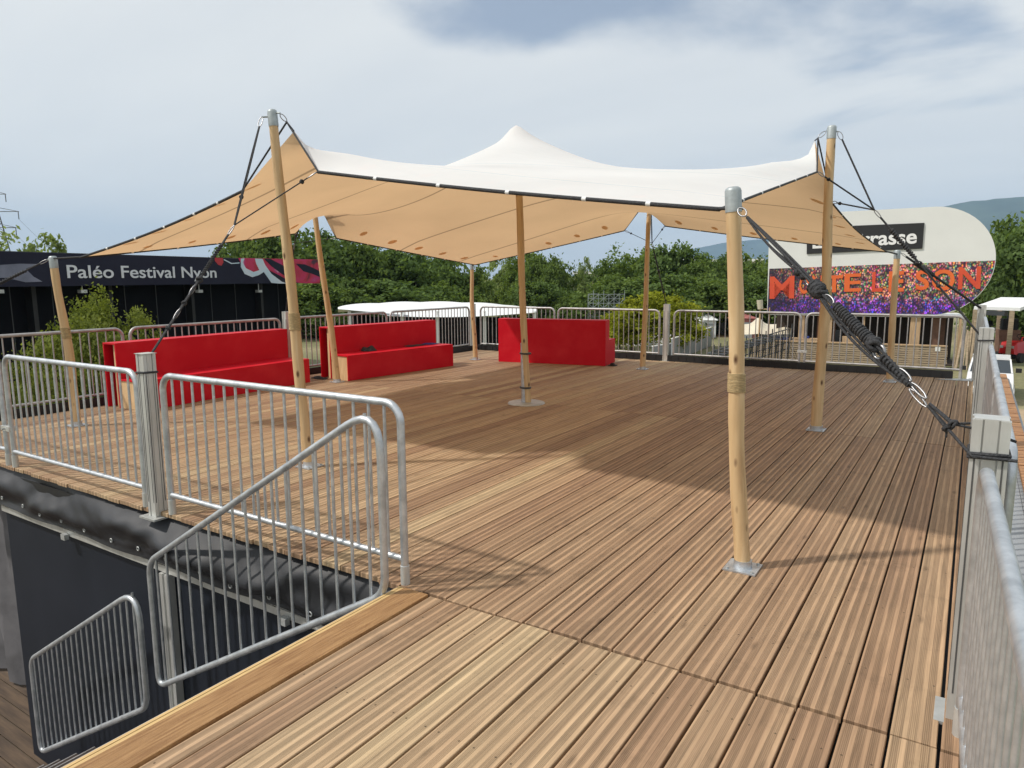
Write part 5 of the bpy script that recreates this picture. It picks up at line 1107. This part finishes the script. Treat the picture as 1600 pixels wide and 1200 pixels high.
# white van in the field
def loft(b, secs, smooth=True, tone=.5):               # secs: list of closed rings with equal counts
    n = len(secs[0]); vs = [v for s_ in secs for v in s_]; fs = []
    for i in range(len(secs) - 1):
        for k in range(n): fs.append((i*n+k, i*n+(k+1) % n, (i+1)*n+(k+1) % n, (i+1)*n+k))
    fs.append(tuple(range(n))[::-1]); fs.append(tuple(range((len(secs)-1)*n, len(secs)*n))); b.add(vs, fs, smooth)
def vehicle(label, p, rz, L_=4.4, Wd=1.8, van=False, name='parked_car', cat='car'):
    t = thing(name, label, cat, p, rz); hw = Wd / 2
    prof_ = [(0, .35, .55), (0.12, .30, .82), (1.0, .28, 1.0), (1.65, .28, 1.05), (2.4, .28, 1.06), (3.6, .28, 1.05), (L_ - .1, .32, 1.0), (L_, .4, .8)]
    b = MB(); loft(b, [[(x, -hw*.96, z0_), (x, hw*.96, z0_), (x, hw, (z0_+z1_)/2), (x, hw*.93, z1_), (x, -hw*.93, z1_), (x, -hw, (z0_+z1_)/2)] for x, z0_, z1_ in prof_], False); part('body', b, M['carwhite'], t)
    top = 2.0 if van else 1.48; a_, b_, c_, d_ = (0.9, 1.5, L_ - .15, L_ - .05) if van else (1.15, 1.95, 3.5, 4.15)
    b = MB(); loft(b, [[(a_, -hw*.88, 1.0), (a_, hw*.88, 1.0), (b_, hw*.78, top - .05), (b_, -hw*.78, top - .05)], [(d_, -hw*.88, 1.0), (d_, hw*.88, 1.0), (c_, hw*.78, top - .05), (c_, -hw*.78, top - .05)]], False); part('cabin_glass', b, M['windowglass'], t)
    b = MB(); b.box((b_ - .03, -hw*.79, top - .06), (c_ + .03, hw*.79, top)); 
    if van: b.box((2.2, -hw*.90, 1.0), (L_ - .04, hw*.90, top - .02))
    for s_ in (-1, 1): b.beam((a_ + .02, s_*hw*.875, 1.02), (b_, s_*hw*.785, top - .04), .05, .05); b.beam((d_ - .02, s_*hw*.875, 1.02), (c_, s_*hw*.785, top - .04), .06, .06); b.beam(((b_+c_)/2, s_*hw*.875, 1.02), ((b_+c_)/2, s_*hw*.785, top - .04), .05, .03)
    part('roof', b, M['carwhite'], t)
    for x in (.85, L_ - .85):
        for s_ in (-1, 1):
            b = MB(); b.tube([(x, s_*(hw - .17), .32), (x, s_*(hw + .01), .32)], .32, 20, smooth=False); w_ = part('wheel', b, M['rubber'], t)
            b = MB(); b.tube([(x, s_*(hw + .012), .32), (x, s_*(hw + .022), .32)], .19, 16, smooth=False); r_ = link('rim', b.mesh('rim', M['plate']), w_)
    for s_ in (-1, 1):
        b = MB(); b.box((.02, s_*hw*.60 - .16, .66), (.14, s_*hw*.60 + .16, .80)); part('headlight', b, M['plate'], t)
        b = MB(); b.box((1.45, s_*(hw + .02), 1.02), (1.60, s_*(hw + .2), 1.17)); part('wing_mirror', b, M['rubber'], t)
    return t
vehicle('white van parked in the field beyond the grey site wall', gnd(1101, 520, GZ) + Vector((0, 0, 0)), math.radians(100), van=True, L_=4.8, Wd=1.9, name='white_van', cat='van')
vehicle('white car with dark windscreen parked close beside the deck on the right', (0.66, 30.2, GZ), math.radians(89), L_=4.4, Wd=1.5)
# ------------------------------------------------------------------ shelter with mowers
sp_ = at(1530, 480, 47); t = thing('mower_shelter', 'open timber shelter with a white sheet roof at the right', 'shelter', (0.2, 46.2, GZ), 0)
P0 = gnd(1535, 540, GZ); pa = at(1522, 479, 46); pb = at(1594, 484, 45.2); u_ = Vector((pb.x - pa.x, pb.y - pa.y, 0)); n_ = Vector((-u_.y, u_.x, 0)).normalized() * 3.2; zf = pa.z; zk = at(1530, 464, 49).z
b = MB(); A_ = Vector((pa.x, pa.y, zf)); B_ = Vector((pb.x, pb.y, zf)); b.add([A_, B_, B_ + n_ + Vector((0, 0, zk - zf)), A_ + n_ + Vector((0, 0, zk - zf))] + [v + Vector((0, 0, -.16)) for v in (A_, B_, B_ + n_ + Vector((0, 0, zk - zf)), A_ + n_ + Vector((0, 0, zk - zf)))], [(0,1,2,3), (7,6,5,4), (0,4,5,1), (1,5,6,2), (2,6,7,3), (3,7,4,0)]); part('roof', b, M['pvc_white'], t, True)
for f in (0.02, .82):
    for g_ in (.03, .97):
        q = A_ + u_ * f + n_ * g_; b = MB(); b.box((q.x - .11, q.y - .11, GZ), (q.x + .11, q.y + .11, zf - .17 + (zk - zf) * g_)); part('post', b, M['slatwood'], t, True)
b = MB(); q = A_ + u_ * .3 + Vector((0, 0, -.32)); b.beam(q, A_ + u_ * .72 + Vector((0, 0, -.32)), .5, .22); part('shelf', b, M['charc'], t, True)
def mower(label, p, rz, s=1.0, mt='mowerred'):
    t = thing('ride_on_mower', label, 'mower', p, rz, 'mowers at the shelter'); t.scale = (s, s, s)
    b = MB(); loft(b, [[(x, -w_, z0_), (x, w_, z0_), (x, w_*.8, z1_), (x, -w_*.8, z1_)] for x, w_, z0_, z1_ in ((0, .30, .35, .62), (.15, .36, .32, .80), (.75, .36, .32, .86), (.95, .30, .34, .74))], False); part('bonnet', b, M[mt], t)
    b = MB(); b.box((.9, -.45, .30), (1.75, .45, .42)); b.box((1.25, -.5, .42), (1.85, -.3, .72)); b.box((1.25, .3, .42), (1.85, .5, .72)); part('chassis', b, M[mt], t)
    b = MB(); b.box((1.2, -.24, .62), (1.65, .24, .72)); b.beam((1.62, 0, .68), (1.85, 0, 1.12), .44, .08); part('seat', b, M['rubber'], t)
    b = MB(); b.tube([(.85, 0, .7), (1.05, 0, 1.0)], .025, 8); b.tube([Vector((1.05, 0, 1.0)) + Vector((.06*math.cos(a), .17*math.sin(a), .10*math.cos(a)*-1)) for a in [2*math.pi*q/14 for q in range(14)]], .014, 6, closed=True); part('steering_wheel', b, M['rubber'], t)
    for x, y_, r_, w_ in ((.25, .42, .20, .14), (.25, -.42, .20, .14), (1.5, .52, .30, .22), (1.5, -.52, .30, .22)):
        b = MB(); b.tube([(x, y_ - w_/2, r_), (x, y_ + w_/2, r_)], r_, 18, smooth=False); part('wheel', b, M['rubber'], t)
    b = MB(); b.beam((1.75, -.1, .5), (2.35, -.1, 1.1), .3, .1); part('chute', b, M[mt], t)
    b = MB(); b.box((-.012, -.26, .58), (0.0, -.14, .68)); b.box((-.012, .14, .58), (0.0, .26, .68)); part('lamp', b, M['plate'], t)
mower('red ride-on mower standing in front of the shelter', gnd(1571, 566, GZ), math.radians(62), 1.3)
mower('red mower cut by the right picture edge', gnd(1607, 556, GZ), math.radians(80), 1.25)
mower('dark ride-on mower under the shelter roof', gnd(1560, 536, GZ), math.radians(100), 1.2, 'charc')
mower('dark mower at the back of the shelter', gnd(1548, 524, GZ), math.radians(120), 1.1, 'charc')
b = MB(); rr = random.Random(2); t = thing('machine_engine', 'black engine block standing on the shelter bench', 'engine', at(1577, 505, 48), .2)
b = MB(); b.box((-.35, -.3, -.35), (.35, .3, .25)); 
for k in range(6): b.box((-.38, -.32, -.3 + k*.09), (.38, .32, -.26 + k*.09))
part('block', b, M['rubber'], t); b = MB(); b.tube([(0, 0, .25), (0, 0, .42)], .14, 12); part('filter', b, M['charc'], t); b = MB(); b.box((-.5, -.4, GZ - t.location.z), (.5, .4, -.352)); part('bench', b, M['brick'], t)

# ------------------------------------------------------------------ far buildings
def building(label, px0, px1, yt, D, floors, nw, mt, yb=None):
    a_ = at(px0, yt, D); c_ = at(px1, yt, D); L_ = math.hypot(c_.x - a_.x, c_.y - a_.y); t = thing('far_building', label, 'building', (a_.x, a_.y, GZ), math.atan2(c_.y - a_.y, c_.x - a_.x), 'buildings behind the trees'); h = a_.z - GZ
    b = MB(); b.box((0, 0, 0), (L_, 14, h)); part('wall', b, mt, t); b = MB(); b.box((-.4, -.4, h), (L_ + .4, 14.4, h + .7)); part('roof', b, M['white'], t)
    for f in range(floors):
        for k in range(nw):
            x = L_ * (k + .25) / nw; z = h - 3.0 * (f + 1) + .4; b = MB(); b.box((x, -.06, z), (x + L_ / nw * .5, -.01, z + 1.9)); part('window', b, M['windowglass'], t)
building('cream building with a flat white roof seen past the slim pale tree', 897, 934, 428, 190, 3, 5, M['concrete'])
building('long building with white roof behind the foreground pole', 1062, 1192, 410, 200, 3, 12, M['concrete'])
building('small rooftop block on the left of the long white roofed building', 1070, 1094, 406, 205, 1, 3, M['white'])
# pylon at the left edge
t = thing('power_pylon', 'steel lattice power pylon at the left picture edge', 'pylon', (at(-8, 400, 260).x, at(-8, 400, 260).y, GZ), 0)
pc = at(-8, 400, 260); zt_ = at(-8, 282, 260).z; rgt = Vector((RT.x, RT.y, 0)).normalized(); fwd = Vector((-rgt.y, rgt.x, 0))
def PC(z, sx, sy): w_ = 3.9 * (1 - (z - GZ) / (zt_ - GZ)) ** .9 + .25; return Vector((pc.x, pc.y, z)) + rgt * w_ * sx + fwd * w_ * sy
for sx, sy in ((1, 1), (1, -1), (-1, 1), (-1, -1)):
    b = MB(); b.tube([PC(GZ + (zt_ - GZ) * k / 8, sx, sy) for k in range(9)], .16, 5); part('leg', b, M['insul'], t, True)
b = MB()
for k in range(14):
    za_ = GZ + (zt_ - GZ) * k / 14; zb_ = GZ + (zt_ - GZ) * (k + 1) / 14
    for s_ in (-1, 1): b.tube([PC(za_, -1, s_), PC(zb_, 1, s_)], .08, 4); b.tube([PC(za_, 1, s_), PC(zb_, -1, s_)], .08, 4)
part('bracing', b, M['insul'], t, True)
for yy, half in ((304, 5.2), (331, 8.4), (356, 7.2)):
    z = at(-8, yy, 260).z; c_ = Vector((pc.x, pc.y, z)); b = MB(); b.tube([c_ - rgt * half, c_ + rgt * half], .11, 5)
    for s_ in (-1, 1): b.tube([c_ + Vector((0, 0, 1.6)), c_ + rgt * half * s_], .07, 4); b.tube([c_ + rgt * (half - .2) * s_, c_ + rgt * (half - .2) * s_ + Vector((0, 0, -2.2))], .12, 5)
    part('cross_arm', b, M['insul'], t, True)
for k, (yy, half) in enumerate(((331, 8.2), (356, 7.0))):
    z = at(-8, yy, 260).z - 2.2; c_ = Vector((pc.x, pc.y, z)) + rgt * half; e_ = at(220, 452 + 20 * k, 420); pts = [c_.lerp(e_, f) + Vector((0, 0, -9 * math.sin(math.pi * f))) for f in [q/16 for q in range(17)]]
    b = MB(); b.tube(pts, .035, 4); tag(link('power_line', b.mesh('power_line', M['insul'])), ['upper power line running down from the pylon arm', 'lower power line running down from the pylon arm'][k], 'power line')

# ------------------------------------------------------------------ air
b = MB(); b.box((-8900, -300, GZ - 1), (8900, 8900, 660)); hz = tag(link('haze', b.mesh('haze', None) if False else b.mesh('haze', [])), kind='stuff')
mh = bpy.data.materials.new('haze_air'); mh.use_nodes = True; nt = mh.node_tree; nt.nodes.remove(nt.nodes['Principled BSDF']); pv = nt.nodes.new('ShaderNodeVolumePrincipled')
pv.inputs['Color'].default_value = (0.46, 0.70, 1.0, 1); pv.inputs['Density'].default_value = 0.00011; pv.inputs['Anisotropy'].default_value = 0.0; nt.links.new(pv.outputs[0], nt.nodes['Material Output'].inputs['Volume']); hz.data.materials.append(mh)
